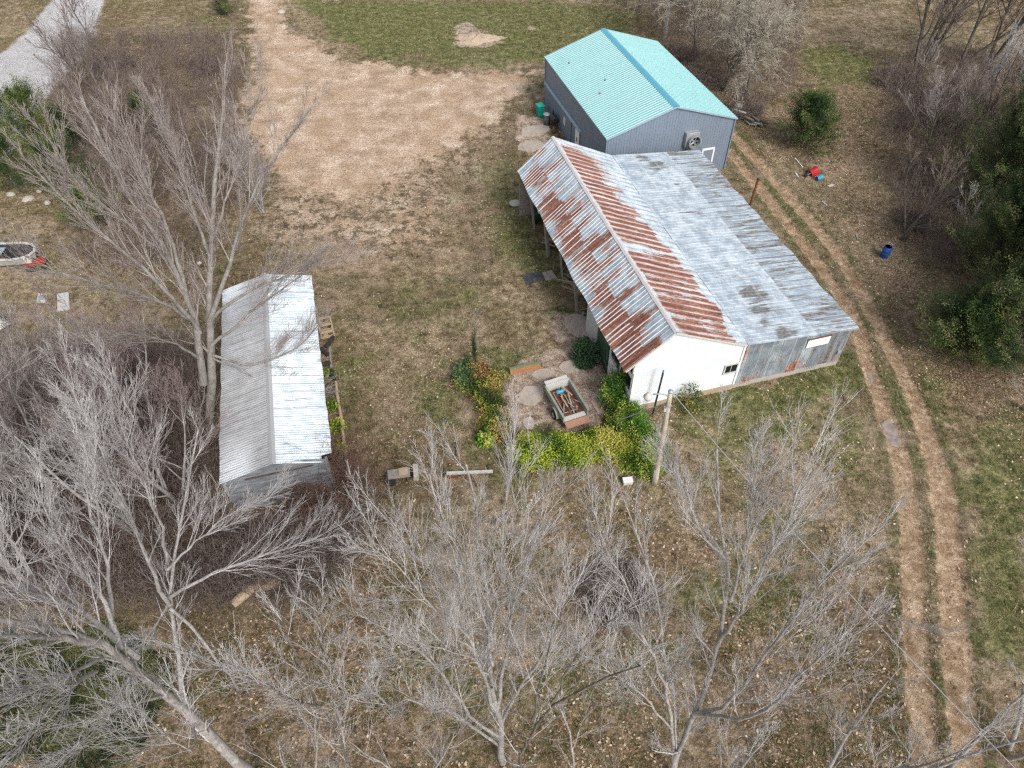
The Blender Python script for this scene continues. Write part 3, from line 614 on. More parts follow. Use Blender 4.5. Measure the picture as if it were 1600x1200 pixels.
# lean-to front of mixed weathered sheets
def cb_sheet(u, v):
    s1, _ = sheetnoise(u, v, .74, [], 71)
    rust = .02 + .55 * sst(.52, .72, fbm(u * 1.4, v * .8, 72, 1, 4)) * (u > 1.6) + .2 * (s1 > .8)
    moss = np.clip(.42 + (s1 - .5) * .6 + .3 * (u < 2.6) + .5 * (fbm(u * 1.5, v * .4, 73, 1, 3) - .5), 0, 1)
    return dict(rust=rust, rib=((u % .74) < .04) * .35, white=.35 * (s1 < .3), moss=moss, lap=((u % .74) > .70) * .8)
uu = np.arange(xv + .06, 11.93, .03)
ribbed('lean_to_wall', uu, lambda u: (u, 0, .32 + .10 * math.sin(int(u / .74) * 2.3)), lambda u: (u, 0, zv + (ze - zv) * (u - xv) / (xe - xv) - .04), (0, -1, 0), lambda q: .012 * np.sin(q * 2 * math.pi / .12) + .012 * ((q / .74).astype(int) % 2), 16, M['oldwall'], barn, cb_sheet, thick=.04)
MB().box(((xv + 11.9) / 2, .06, .18), (11.9 - xv, .14, .46)).build('foundation', M['concrete'], barn)
MB().box((9.75, -.06, 2.62), (1.5, .03, .62)).build('white_board_panel', M['white_paint'], barn, bevel=.005)
MB().box((9.75, -.06, 2.97), (1.6, .05, .05)).build('board_rail', M['rust'], barn)
MB().box((11.62, -.07, 1.25), (.22, .08, .28)).build('meter_box', M['galv'], barn, bevel=.01)
ur = np.arange(0, BL - .3, .06)
ribbed('lean_to_side_wall', ur, lambda u: (11.93, u, .1), lambda u: (11.93, u, ze - .03), (1, 0, 0), lambda q: .012 * np.sin(q * 2 * math.pi / .12), 6, M['oldwall'], barn, cb_sheet, thick=.04)
ub = np.arange(-1.9, 11.93, .06)
ribbed('back_wall', ub, lambda u: (u, BL - .35, .05), lambda u: (u, BL - .35, (gtop(u) if u < xv else zv + (ze - zv) * (u - xv) / (xe - xv)) - .05), (0, 1, 0), lambda q: 0 * q, 4, M['oldwall'], barn, cb_sheet, thick=.04)
# left side: enclosed part near the gable, then open bays on posts
m = MB(); m.box((xw, 6.3, 1.75), (.06, 1.9, 3.3)); m.build('side_wall', M['old_white'], barn)
gd = MB(); 
for i in range(5): gd.box((xw - .05, 3.35 + .36 * i + .18, 1.5), (.05, .34, 2.95))
gd = gd.build('green_door', M['green_paint'], barn); MB().box((xw - .09, 4.2, 2.5), (.03, 1.7, .14)).build('door_batten', M['green_paint'], gd); MB().box((xw - .09, 4.2, .8), (.03, 1.7, .14)).build('door_batten', M['green_paint'], gd)
m = MB(); m.box((xw, 1.65, .8), (.07, 3.1, 1.6)); m.box((xw, 3.2, 2.0), (.09, .12, 3.6)); m.box((xw, .06, 2.0), (.09, .12, 3.6)); m.box((xw, 1.65, 3.0), (.07, 3.1, .2)); m.build('side_wall', M['white_paint'], barn)
wn = MB().box((xw - .01, 1.65, 1.66), (.14, 3.0, .07)).box((xw - .01, 1.65, 2.86), (.1, 3.0, .06)).box((xw - .01, 1.65, 2.26), (.09, .06, 1.14)).build('window', M['white_paint'], barn)
MB().box((xw + .03, 1.65, 2.26), (.02, 2.9, 1.16)).build('pane', M['glass'], wn)
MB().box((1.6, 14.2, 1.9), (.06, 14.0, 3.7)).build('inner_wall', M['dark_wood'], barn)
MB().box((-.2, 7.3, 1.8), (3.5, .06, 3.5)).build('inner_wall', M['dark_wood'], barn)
for py_, w_, ln in ((9.14, .16, 0), (12.11, .12, .05), (15.5, .2, -.12), (19.06, .17, .03)):
    MB().bar((xw + .05, py_, -.05), (xl + .35, py_ + ln, 3.75), w_, w_).build('post', M['grey_wood'], barn)
MB().box((xw - .1, 21.0, 1.75), (.95, .14, 3.5)).build('end_panel', M['grey_wood'], barn)
m = MB(); m.bar((xl + .35, 7.2, 3.72), (xl + .35, 21.2, 3.66), .09, .2); 
for i in range(12): m.bar((xl + .2, 7.6 + i * 1.2, 3.74), (.0, 7.6 + i * 1.2, 5.95), .05, .14)
m.build('rafters', M['grey_wood'], barn)

# ------------------------------------------------ long poultry shed on the left
LO, LR = (-11.98, 20.79, 0), .2462
lsh = thing('long_shed', 'long low shed with white sheeted right slope and weathered grey left slope', 'shed', LO, LR)
LL, lw, lz, le = 15.47, 2.82, 3.47, 2.72
def fj(x): return float(vnoise(np.array([x]), np.array([.3]), 91)[0]) * 2 - 1
def lroof(name, grey):
    t = NT(name, .55, .0, .5); v = t.coord('UV'); n = t.noise(v, 1.4, 5, .6); st = t.amp(t.noise(t.coord('UV', (5, .7, 1)), 1.0, 6, .75), 1.8); st2 = t.amp(t.noise(t.coord('UV', (3, 1.0, 1)), 1.0, 5, .75, .3), 1.6)
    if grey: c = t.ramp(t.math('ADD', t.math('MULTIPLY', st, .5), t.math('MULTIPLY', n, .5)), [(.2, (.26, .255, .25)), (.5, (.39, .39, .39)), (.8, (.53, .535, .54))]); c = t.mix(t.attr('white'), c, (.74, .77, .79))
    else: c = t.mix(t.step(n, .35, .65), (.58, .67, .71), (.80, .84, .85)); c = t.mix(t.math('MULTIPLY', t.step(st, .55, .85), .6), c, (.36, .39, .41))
    c = t.mix(t.math('MULTIPLY', t.step(t.math('ADD', t.math('MULTIPLY', st2, .7), t.math('MULTIPLY', t.attr('moss'), .5)), .52, .75), .75), c, (.28, .27, .26))
    c = t.mix(t.math('MULTIPLY', t.attr('lap'), .8), c, (.20, .19, .18))
    t.base(c); t.bump(t.math('ADD', st, n), .03, .5); return t.m
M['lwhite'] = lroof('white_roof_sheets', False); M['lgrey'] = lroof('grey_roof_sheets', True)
def cb_l(u, v):
    L = v.max(); uo = u + .07 * vnoise(u, v, 3, 2)
    lap = ((uo % .62) < .045) * sst(.3, .6, fbm(u, v, 21, .8, 3)) * (1 + 0 * u) + (np.abs(v - L * .76) < .02) * .5
    return dict(lap=lap, moss=sst(.7, 1, v / L) * .5, white=sst(3, .3, u) * sst(.2, .6, v / L) * .9 + sst(12.5, 15, u) * sst(.3, .7, v / L) * .8)
wavy = lambda us: .014 * np.sin(us * 2 * math.pi / .16)
ul = np.arange(0, LL + .01, .04)
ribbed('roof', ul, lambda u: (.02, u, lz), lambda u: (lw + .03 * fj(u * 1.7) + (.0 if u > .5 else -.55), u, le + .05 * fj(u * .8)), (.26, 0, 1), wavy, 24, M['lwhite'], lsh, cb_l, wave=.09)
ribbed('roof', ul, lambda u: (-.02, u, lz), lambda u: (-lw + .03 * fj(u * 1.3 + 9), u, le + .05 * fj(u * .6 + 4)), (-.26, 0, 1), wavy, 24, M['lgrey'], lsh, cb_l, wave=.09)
m = MB(); m.poly([(-.16, -.03, lz - .01), (-.16, LL + .03, lz - .01), (0, LL + .03, lz + .06), (0, -.03, lz + .06)]); m.poly([(0, -.03, lz + .06), (0, LL + .03, lz + .06), (.16, LL + .03, lz - .01), (.16, -.03, lz - .01)]); m.build('ridge_cap', M['lgrey'], lsh)
t = NT('tarred_gable_boards', .85, 0, .3); v = t.coord('UV'); n = t.noise(t.coord('UV', (.5, 3, 1)), 1.5, 6, .7); t.base(t.ramp(n, [(.3, (.085, .09, .10)), (.5, (.19, .205, .22)), (.7, (.34, .34, .34))])); t.bump(n, .02, .5); M['tar'] = t.m
lt = lambda x: lz - (lz - le) * abs(x) / lw - .04
for nm, yy, nn in (('gable_wall', .12, -1), ('gable_wall', LL - .15, 1)):
    ribbed(nm, np.linspace(-lw + .12, lw - .3, 40), lambda u: (u, yy, -.05), lambda u: (u, yy, lt(u)), (0, nn, 0), lambda q: .01 * np.sin(q * 9), 10, M['tar'], lsh, thick=.05, wave=.05)
MB().box((.1, .06, lt(0) - .85), (3.4, .05, .05), ry=0).build('gable_batten', M['dark_wood'], lsh)
m = MB(); m.box((-lw + .1, LL / 2, 1.3), (.06, LL - .3, 2.7)); m.build('side_wall', M['grey_wood'], lsh)
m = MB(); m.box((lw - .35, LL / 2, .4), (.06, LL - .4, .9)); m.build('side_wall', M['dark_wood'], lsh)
for i in range(7): MB().box((lw - .33, .3 + i * 2.45, 1.35), (.12, .12, 2.7)).build('post', M['grey_wood'], lsh)
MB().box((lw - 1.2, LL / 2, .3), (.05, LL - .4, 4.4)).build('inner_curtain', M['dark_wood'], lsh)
# ================================================================ OBJECTS
def gz(p): return float(ground_z(np.array([p[0]]), np.array([p[1]]))[0])
def GG(px, py):
    p = G(px, py); z = gz(p); p = G(px, py, z); return p
# utility pole with lamp
pb = GG(1023, 755)
pole = thing('utility_pole', 'tall weathered wooden utility pole carrying a lamp beside the ivy hedge', 'utility pole', pb)
top = Vector((-.28, .05, 7.55))
m = MB(); m.tube([Vector((0, 0, -.1)) + top * (k / 10) for k in range(11)], [.165 - .055 * k / 10 for k in range(11)], 12)
t = NT('pole_wood', .9); v = t.coord('Object', (6, 6, .35)); n = t.noise(v, 3, 6, .7); t.base(t.ramp(n, [(.3, (.24, .19, .14)), (.5, (.46, .39, .30)), (.7, (.62, .56, .46))])); t.bump(n, .03, .6); M['pole'] = t.m
m.build('pole', M['pole'], pole, smooth=True)
MB().lathe(top + Vector((0, 0, -.1)), [(.125, -.03), (.13, .02), (.06, .1)], 12).build('cap', M['galv'], pole)
arm = MB().tube([top + Vector((-.02, -.05, -.45)), top + Vector((-.25, -.1, -.2)), top + Vector((-.55, -.12, -.12)), top + Vector((-.85, -.12, -.14))], .03, 8).build('lamp_arm', M['galv'], pole, smooth=True)
lamp = MB().lathe(top + Vector((-1.05, -.12, -.3)), [(.2, -.08), (.22, -.02), (.17, .1), (.1, .2), (.04, .24)], 16).build('lamp_head', M['old_white'], pole, smooth=True)
MB().lathe(top + Vector((-1.05, -.12, -.3)), [(.05, -.22), (.15, -.16), (.19, -.085)], 16).build('lens', M['cyan_paint'], lamp, smooth=True)
MB().box(top * .83 + Vector((-.15, -.05, 0)), (.12, .16, .3)).build('junction_box', M['old_white'], pole, bevel=.02)
m = MB().box((-.19, -.1, 1.1), (.1, .2, .38)); m.build('meter', M['galv'], pole, bevel=.02)
m = MB().tube([(-.16, -.07, -.05), (-.16, -.08, 1.0)], .025, 6); m.build('conduit', M['galv'], pole)
for z in (.86, .8):
    MB().box(top * z + Vector((.0, -.12, 0)), (.36, .05, .05), rz=.4).build('insulator_bracket', M['galv'], pole)
def cable(name, a, b, sagv, r, mat, label, cat='cable'):
    a, b = Vector(a), Vector(b); pts = []
    for k in range(25):
        t_ = k / 24; p = a.lerp(b, t_); p.z -= sagv * 4 * t_ * (1 - t_); pts.append(p - a)
    o = MB().tube(pts, r, 5).build(name, mat); o.location = a; tag(o, label, cat); return o
P0 = pb + top
cable('guy_wire', P0 + Vector((-.05, 0, -.9)), GG(952, 662), 0, .03, M['wire'], 'pale guy wire running from the pole down over the hedge top to the worn pad', 'wire')
cable('guy_wire', P0 + Vector((-.05, 0, -.75)), GG(1003, 702), 0, .024, M['tan_wood'], 'shorter tan guy wire dropping from the pole into the ivy hedge', 'wire')
e2 = G(1600, 1215, 7.0)
cable('power_line', P0 + Vector((.1, 0, -.2)), e2, .35, .02, M['wire'], 'long power line running from the pole over the lower right trees', 'power line')
# stove pipe in front of the white gable
ca, sa = math.cos(BR), math.sin(BR)
def BW(x, y, z=0): return Vector((BO[0] + x * ca - y * sa, BO[1] + x * sa + y * ca, z))
o = thing('black_pipe', 'thin black upright pipe leaning in front of the white barn gable', 'pipe', BW(-.75, -.75))
MB().tube([(0, 0, -.1), (.12, .1, 3.7)], .055, 8).build('pipe', M['black'], o); MB().lathe((.12, .1, 3.7), [(.05, 0), (.06, .12), (.04, .2)], 8).build('cap', M['cyan_paint'], o)
pp = GG(1172, 321); o = thing('rusty_post', 'short rusty brown steel post standing between the lean-to roof and the track', 'post', pp)
MB().tube([(0, 0, -.1), (.08, .05, 2.3)], .09, 10).build('post_shaft', M['rust'], o); MB().lathe((.08, .05, 2.3), [(.1, 0), (.1, .05), (.03, .08)], 10).build('cap', M['black'], o)

# trailer made from a truck bed
tb = GG(884, 640); a_, b_ = GG(868, 618), GG(893, 660); trz = math.atan2(b_.y - a_.y, b_.x - a_.x)
tr = thing('utility_trailer', 'old faded green truck-bed trailer with open tailgate full of junk', 'trailer', tb, trz)
TL, TW, TF, TH = 2.55, 1.5, .55, .5      # x forward = tailgate end
MB().box((0, 0, TF), (TL, TW, .06)).build('floor', M['rust'], tr)
for s_ in (-1, 1):
    m = MB(); m.box((0, s_ * TW / 2, TF + TH / 2), (TL, .06, TH)); m.box((0, s_ * (TW / 2 + .02), TF + TH + .02), (TL + .04, .13, .05)); m.build('side_panel', M['lime_paint'], tr, bevel=.01)
    fe = MB(); 
    pts = [(.35 + .42 * math.cos(a), s_ * (TW / 2 + .11), TF - .12 + .42 * math.sin(a)) for a in [math.pi * k / 8 for k in range(9)]]
    for p, q in zip(pts[:-1], pts[1:]): fe.bar(p, q, .22, .03)
    fe.build('fender', M['lime_paint'], tr)
    wh = MB().tube([(.35, s_ * (TW / 2 + .02), .33), (.35, s_ * (TW / 2 + .06), .33), (.35, s_ * (TW / 2 + .2), .33), (.35, s_ * (TW / 2 + .24), .33)], [.28, .33, .33, .28], 20)
    wh = wh.build('wheel', M['rubber'], tr); MB().tube([(.35, s_ * (TW / 2 + .245), .33), (.35, s_ * (TW / 2 + .2), .33)], [.17, .15], 16).build('rim', M['galv'], wh)
MB().box((-TL / 2, 0, TF + TH / 2 + .05), (.07, TW, TH + .1)).box((-TL / 2 - .18, 0, TF + TH + .04), (.34, TW - .05, .05), ry=.1).build('front_panel', M['old_white'], tr, bevel=.01)
tg = MB().box((TL / 2 + .24, 0, TF - .02), (.46, TW - .06, .05), ry=.12).build('tailgate', simple('tailgate_pink', (.46, .24, .16), .8, 0, .3, 3), tr, bevel=.01)
MB().box((TL / 2 - .17, 0, TF + .06), (.30, TW - .12, .05)).build('tail_sill', M['old_white'], tr)
MB().box((0, 0, TF - .12), (TL - .1, .9, .1)).build('chassis', M['rust'], tr)
m = MB().bar((-TL / 2, .35, TF - .12), (-TL / 2 - 1.0, 0, TF - .15), .07); m.bar((-TL / 2, -.35, TF - .12), (-TL / 2 - 1.0, 0, TF - .15), .07); m.build('hitch', M['rust'], tr)
M4 = Matrix.Translation(tb) @ Matrix.Rotation(trz, 4, 'Z')
fr = thing('bed_frame', 'pale rectangular metal frame lying inside the truck-bed trailer', 'frame', M4 @ Vector((.0, -.05, TF + .06)), trz)
for a, b in (((-.85, -.42, .2), (.75, -.42, .12)), ((-.85, .40, .2), (.75, .40, .12)), ((.75, -.42, .12), (.75, .40, .12)), ((-.85, -.42, .2), (-.85, .4, .2))):
    MB().bar(a, b, .035).build('rail', M['galv'], fr)
bl_ = thing('blue_tank', 'small blue and cyan tank lying in the front of the trailer', 'tank', M4 @ Vector((-.72, -.08, TF + .2)), trz)
MB().tube([(-.0, -.26, .16), (0, -.22, .16), (0, -.12, .16), (0, .12, .16), (0, .22, .16), (0, .26, .16)], [.05, .1, .135, .135, .1, .05], 14).build('tank_body', M['cyan_paint'], bl_, smooth=True)
MB().tube([(0, 0, .3), (0, 0, .38)], .04, 8).build('valve', M['black'], bl_)
for i in range(20):
    x, y, a = random.uniform(-.9, .8), random.uniform(-.45, .45), random.uniform(-.6, .6); L = random.uniform(.4, 1.3); z = TF + .06 + .013 * i
    x = max(-1.1 + L / 2, min(1.0 - L / 2, x)); y = max(-.5, min(.5, y))
    o = MB().bar((-L / 2, 0, 0), (L / 2, 0, .03), .05 + .04 * random.random(), .03).build('scrap_lumber', random.choice([M['tan_wood'], M['grey_wood'], M['rust'], M['dark_wood']]))
    o.location = M4 @ Vector((x, y, z)); o.rotation_euler = (0, 0, trz + a); tag(o, 'one of the mixed scrap sticks piled on the trailer floor', 'scrap stick', 'scrap sticks heaped in the trailer')
rng2 = np.random.default_rng(5)
def debris(name, pxs, label, cat, kindmat, size, group=None):
    pass
# leaning wood-and-metal trough (edge board)
a, b = GG(797, 585), GG(847, 574); ang = math.atan2(b.y - a.y, b.x - a.x); Lb = (b - a).length
o = thing('sheet_panel', 'long rusty orange metal panel with green top edge standing at the pad corner', 'panel', (a + b) / 2, ang)
MB().box((0, 0, .22), (Lb, .05, .5), rx=-.25).build('panel_face', simple('orange_rust_panel', (.42, .19, .09), .8, 0, .35, 2, (.1, .06, .03), .6), o)
MB().box((0, .03, .48), (Lb + .05, .22, .05), rx=-.1).build('top_flange', simple('mossy_green', (.22, .25, .13), .9, 0, .4, 4), o)
MB().box((Lb / 2 - .05, .12, .2), (.05, .35, .45)).build('end_plate', M['green_paint'], o)
o = MB().box((0, 0, .05), (.55, .09, .06)).build('loose_block', M['tan_wood']); o.location = GG(842, 646); o.rotation_euler = (0, 0, -.05); tag(o, 'pale short timber offcut lying left of the trailer wheel', 'timber offcut')
o = MB().box((0, 0, .04), (1.5, .2, .06)).build('plank', M['tan_wood']); o.location = GG(938, 640); o.rotation_euler = (0, 0, -1.0); tag(o, 'pale plank lying on bare ground between trailer and hedge', 'plank')
def slab(px, py, a_, b_, rz, lb, seed):
    r_ = random.Random(seed); n = 11; m = MB(); ring = [(a_ * (.75 + .35 * r_.random()) * math.cos(k * 2 * math.pi / n), b_ * (.75 + .35 * r_.random()) * math.sin(k * 2 * math.pi / n)) for k in range(n)]
    m.poly([(x, y, .05 + .02 * r_.random()) for x, y in ring]); 
    for k in range(n): p, q = m.v[k], m.v[(k + 1) % n]; m.poly([(p[0] * 1.03, p[1] * 1.03, -.1), (q[0] * 1.03, q[1] * 1.03, -.1), q, p])
    o = m.build('concrete_slab', M['slabc']); o.location = GG(px, py); o.rotation_euler = (r_.uniform(-.02, .02), r_.uniform(-.02, .02), rz); tag(o, lb, 'slab', 'broken concrete slabs')
M['slabc'] = simple('broken_concrete', (.52, .44, .37), .95, 0, .4, 2.2, (.24, .17, .12), .9)
for q in ((830, 618, 1.0, .8, .3, 'broken concrete slab left of the trailer', 1), (898, 572, 1.1, .6, .2, 'broken concrete slab above the trailer towards the barn', 2), (940, 625, .6, 1.1, -.2, 'broken concrete slab right of the trailer by the hedge', 3), (850, 585, .9, .45, .2, 'broken concrete slab beside the rusty orange panel', 4),
          (826, 662, .35, .5, .1, 'smallest concrete fragment below the trailer wheel', 5), (835, 205, 1.5, 1.0, .5, 'concrete slab on the bare ground by the steel shed bins', 6), (828, 228, 1.4, 1.0, .3, 'concrete slab nearest the far rusty roof corner', 7), (905, 510, 1.0, 1.5, .3, 'concrete slab beside the mossy puddle at the barn side', 8)): slab(*q)
# white box by the pole foot
o = thing('white_crate', 'small white box lying on the ground left of the utility pole foot', 'box', GG(980, 755), .1)
MB().box((0, 0, .16), (.5, .32, .3)).build('box_body', M['old_white'], o, bevel=.02); MB().box((0, 0, .33), (.54, .36, .04)).build('lid', M['white_paint'], o, bevel=.01)
# dark mat and its torn end
c0 = [GG(816, 430), GG(846, 425), GG(851, 438), GG(822, 446)]; cc = sum(c0, Vector()) / 4
m = MB(); m.poly([(p - cc) + Vector((0, 0, .05)) for p in c0][::-1]); m.poly([(p - cc) + Vector((0, 0, .01)) for p in c0]); 
for i in range(4): p, q = c0[i] - cc, c0[(i + 1) % 4] - cc; m.poly([p + Vector((0, 0, .01)), q + Vector((0, 0, .01)), q + Vector((0, 0, .05)), p + Vector((0, 0, .05))])
o = m.build('rubber_mat', simple('slate_mat', (.06, .07, .085), .5, 0, .4, 1.5, (.2, .16, .12), .6)); o.location = cc + Vector((0, 0, .02)); tag(o, 'flat dark slate coloured rubber mat lying on the grass by the open barn bay', 'mat')
o = MB().box((0, 0, .03), (.8, .95, .05)).build('plywood_scrap', M['concrete']); o.location = GG(858, 431); o.rotation_euler = (0, 0, .35); tag(o, 'brown broken board between the dark mat and the barn posts', 'board')
# timber heaps under the barn eave
def stick_heap(name, px, py, n, spread, label, cat, mats, L0=1.6, group='timbers stacked under the barn eave', h=.9):
    p = GG(px, py) if px is not None else py
    r_ = thing(name, label, cat, p, random.uniform(0, 3), None)
    for i in range(n):
        L = L0 * random.uniform(.5, 1.2); a = random.gauss(0, .35); z = .06 + h * i / n; x, y = random.gauss(0, spread * .3), random.gauss(0, spread)
        dx, dy = math.cos(a) * L / 2, math.sin(a) * L / 2
        MB().bar((x - dx, y - dy, z), (x + dx, y + dy, z + random.uniform(-.08, .15)), random.uniform(.05, .12), random.uniform(.03, .07)).build('timber', random.choice(mats), r_)
    return r_
wd = [M['tan_wood'], M['grey_wood'], M['dark_wood']]
r_ = stick_heap('lumber_rack', None, BW(-1.3, 11.2), 12, .25, 'rack of loose grey timbers jutting out of the middle barn bay', 'lumber rack', [M['grey_wood'], M['tan_wood']], 2.0, h=1.6)
for dx in (-.9, .1): MB().bar((-.0 + dx, -.5, 0), (-.0 + dx, -.5, 1.9), .09).build('upright', M['grey_wood'], r_)
stick_heap('lumber_pile', None, BW(-1.5, 16.6), 8, .3, 'yellowish broken boards heaped in the second barn bay from the far end', 'lumber pile', [M['tan_wood'], M['tan_wood'], M['dark_wood']], 1.2, h=.5)
stick_heap('lumber_pile', None, BW(-1.0, 13.5), 8, .4, 'dark boards heaped inside the bay behind the lumber rack', 'lumber pile', wd, 1.4, h=.6)
o = thing('garden_machine', 'green machine with white panel parked inside the far barn bay', 'machine', BW(-1.3, 20.0), .3)
MB().box((0, 0, .5), (1.0, .7, .5)).build('machine_body', M['green_paint'], o, bevel=.06); MB().box((.1, -.1, .95), (.4, .35, .4)).build('panel', M['white_paint'], o, bevel=.03)
for x in (-.35, .35):
    for y in (-.38, .38): MB().tube([(x, y - .06, .22), (x, y + .06, .22)], .22, 14).build('wheel', M['rubber'], o)
stick_heap('scrap_heap', None, BW(-1.2, 8.4), 9, .35, 'dark junk and bars heaped in the open bay nearest the white wall', 'scrap heap', [M['black'], M['dark_wood'], M['grey_wood']], 1.0, h=.7)
for i, (px, py, s_) in enumerate([(805, 318, .5)]):
    o = MB().lathe((0, 0, 0), [(s_ * .8, -.02), (s_, .05), (s_ * .7, .16), (s_ * .2, .2)], 9).build('flat_stone', M['rock']); o.location = GG(px, py); tag(o, 'pale flat stone lying at the far corner post of the barn', 'stone')
# wheelie bin, drum, tank and black cart by the steel shed
ct, st_ = math.cos(.2703), math.sin(.2703)
def TWp(x, y, z=0): return Vector((7.63 + x * ct - y * st_, 50.17 + x * st_ + y * ct, z))
b = thing('wheelie_bin', 'bright green plastic wheelie bin standing outside the steel shed wall', 'rubbish bin', TWp(-1.05, 13.4), .2703 + .1)
MB().box((0, 0, .52), (.58, .66, .96), taper=1.0).build('bin_body', M['bin_green'], b, bevel=.04)
MB().box((0, 0, 1.04), (.68, .78, .09)).build('lid', simple('bin_lid', (.02, .40, .33), .5, 0, .1, 2, (.1, .3, .25), .3), b, bevel=.03)
MB().bar((.36, -.28, 1.0), (.36, .28, 1.0), .04).build('handle', M['bin_green'], b)
for y in (-.3, .3): MB().tube([(.28, y - .04, .12), (.28, y + .04, .12)], .12, 12).build('wheel', M['rubber'], b)
b = thing('grey_drum', 'grey round-topped bin beside the black barrel at the shed wall', 'drum', TWp(-1.0, 11.6))
MB().lathe((0, 0, 0), [(.27, 0), (.29, .5), (.31, .95), (.31, 1.0)], 18).build('drum_body', simple('dark_grey_bin', (.10, .115, .12), .6), b, smooth=True); MB().lathe((0, 0, 1.0), [(.33, 0), (.33, .05), (.2, .12), (.05, .15)], 18).build('lid', M['galv'], b, smooth=True)
b = thing('black_grill', 'black barrel grill cart pushed against the steel shed wall', 'grill', TWp(-.55, 10.95), 1.8)
MB().tube([(-.45, 0, .85), (-.42, 0, .85), (.42, 0, .85), (.45, 0, .85)], [.2, .33, .33, .2], 16).build('grill_barrel', M['black'], b, smooth=True)
for x in (-.35, .35):
    for y in (-.25, .25): MB().bar((x, y, 0), (x, y, .75), .05).build('leg', M['black'], b)
MB().tube([(.25, 0, 1.1), (.25, 0, 1.5)], .06, 10).build('chimney', M['black'], b); MB().box((0, -.45, .8), (.8, .25, .03)).build('shelf', M['rust'], b)
b = thing('brown_jug', 'small brown jug on the bare ground in front of the black grill', 'jug', TWp(-.85, 10.0))
MB().lathe((0, 0, 0), [(.12, 0), (.2, .15), (.19, .35), (.08, .5), (.08, .58)], 12).build('jug_body', M['dark_wood'], b, smooth=True); MB().tube([(.18, 0, .3), (.24, 0, .42), (.09, 0, .52)], .02, 6).build('handle', M['dark_wood'], b)
m = MB().tube([(0, 0, .03), (.3, -.9, .03), (.2, -1.9, .03), (.5, -2.8, .03), (.45, -3.6, .03)], .025, 6); o = m.build('hose', M['black']); o.location = TWp(-.6, 10.3); tag(o, 'thin black hose trailing from the grill along the shed wall', 'hose')
# blue barrel by the track
bp = GG(1381, 401); b = thing('blue_barrel', 'upright blue plastic barrel standing alone in the leaves right of the track', 'barrel', bp)
MB().lathe((0, 0, 0), [(.26, 0), (.29, .06), (.29, .3), (.31, .33), (.29, .36), (.29, .58), (.31, .61), (.29, .64), (.28, .84), (.25, .88)], 20).build('barrel_body', M['blue_plastic'], b, smooth=True)
MB().lathe((0, 0, .88), [(.27, 0), (.27, .025), (.24, .025), (.24, .005), (.01, .006)], 20).build('lid', M['blue_plastic'], b); MB().tube([(.12, 0, .88), (.12, 0, .93)], .04, 8).build('bung', M['black'], b)
# tipped wheelbarrow-like junk near cedar
bp = GG(1268, 272); b = thing('tipped_wheelbarrow', 'tipped red and black wheelbarrow among leaves below the round cedar', 'wheelbarrow', bp, .6)
t_ = MB(); 
for k in range(10):
    a0, a1 = math.pi * k / 9 - .2, math.pi * (k + 1) / 9 - .2
    t_.poly([(-.4, .35 * math.cos(a0), .05 + .38 * math.sin(a0)), (-.4, .35 * math.cos(a1), .05 + .38 * math.sin(a1)), (.45, .45 * math.cos(a1), .05 + .5 * math.sin(a1)), (.45, .45 * math.cos(a0), .05 + .5 * math.sin(a0))])
t_.build('tray', M['red_paint'], b); MB().tube([(-.7, -.05, .2), (-.7, .05, .2)], .2, 14).build('wheel', M['rubber'], b)
for y in (-.25, .25): MB().tube([(-.7, y * .3, .2), (.3, y, .5), (1.1, y * 1.1, .35)], .02, 6).build('handle', M['galv'], b)
b = thing('blue_bucket', 'blue plastic tub lying right of the tipped wheelbarrow', 'bucket', GG(1278, 282), .4)
MB().tube([(-.2, 0, .22), (.25, 0, .26)], [.19, .25], 16, cap=False).build('bucket_body', M['cyan_paint'], b, smooth=True); MB().tube([(-.2, 0, .22), (-.21, 0, .22)], .185, 16).build('base', M['blue_plastic'], b); MB().tube([(.24, -.25, .26), (.42, 0, .3), (.24, .25, .26)], .012, 5).build('handle', M['galv'], b)
def stick(px, py, qx, qy, w_, mat, name, label, cat, h=.05, group=None):
    a, b_ = GG(px, py), GG(qx, qy); c = (a + b_) / 2; o = MB().bar(a - c, b_ - c, w_, h).build(name, mat); o.location = c + Vector((0, 0, h / 2 + .02)); tag(o, label, cat, group); return o
stick(1242, 248, 1254, 262, .07, M['white_paint'], 'white_pipe', 'white plastic pipe leaning below the round cedar, longest of the litter there', 'pipe')
stick(1243, 271, 1247, 277, .1, M['white_paint'], 'white_board', 'short white board left of the tipped wheelbarrow', 'board')
stick(1294, 292, 1302, 289, .22, M['old_white'], 'cream_board', 'cream flat board right of the blue tub', 'board')
stick(1284, 315, 1292, 322, .1, M['old_white'], 'white_strip', 'thin white strip in the reddish leaves below the blue tub', 'strip')
stick(1337, 367, 1340, 376, .08, M['grey_wood'], 'pale_stick', 'pale stick lying left of the blue barrel', 'stick')
# wood pile behind the steel shed and pale stone
wp = GG(1168, 188); wr = thing('firewood_pile', 'low pile of pale split logs and boards behind the steel shed', 'firewood pile', wp, -.9)
for i in range(20):
    L = random.uniform(.7, 1.7); x, y, a = random.uniform(-1.3, 1.5), random.uniform(-.45, .45), random.gauss(0, .35); z = .08 + .12 * (i % 4)
    MB().tube([(x - L / 2 * math.cos(a), y - L / 2 * math.sin(a), z), (x + L / 2 * math.cos(a), y + L / 2 * math.sin(a), z + .05)], random.uniform(.06, .11), 7).build('log', random.choice([M['rock'], M['grey_wood'], M['old_white'], M['dark_wood']]), wr)
o = MB().lathe((0, 0, 0), [(.3, -.05), (.42, .12), (.4, .35), (.25, .5), (.08, .55)], 9).build('boulder', M['rock']); o.location = GG(1152, 170); tag(o, 'rounded pale boulder at the top end of the firewood pile', 'boulder')
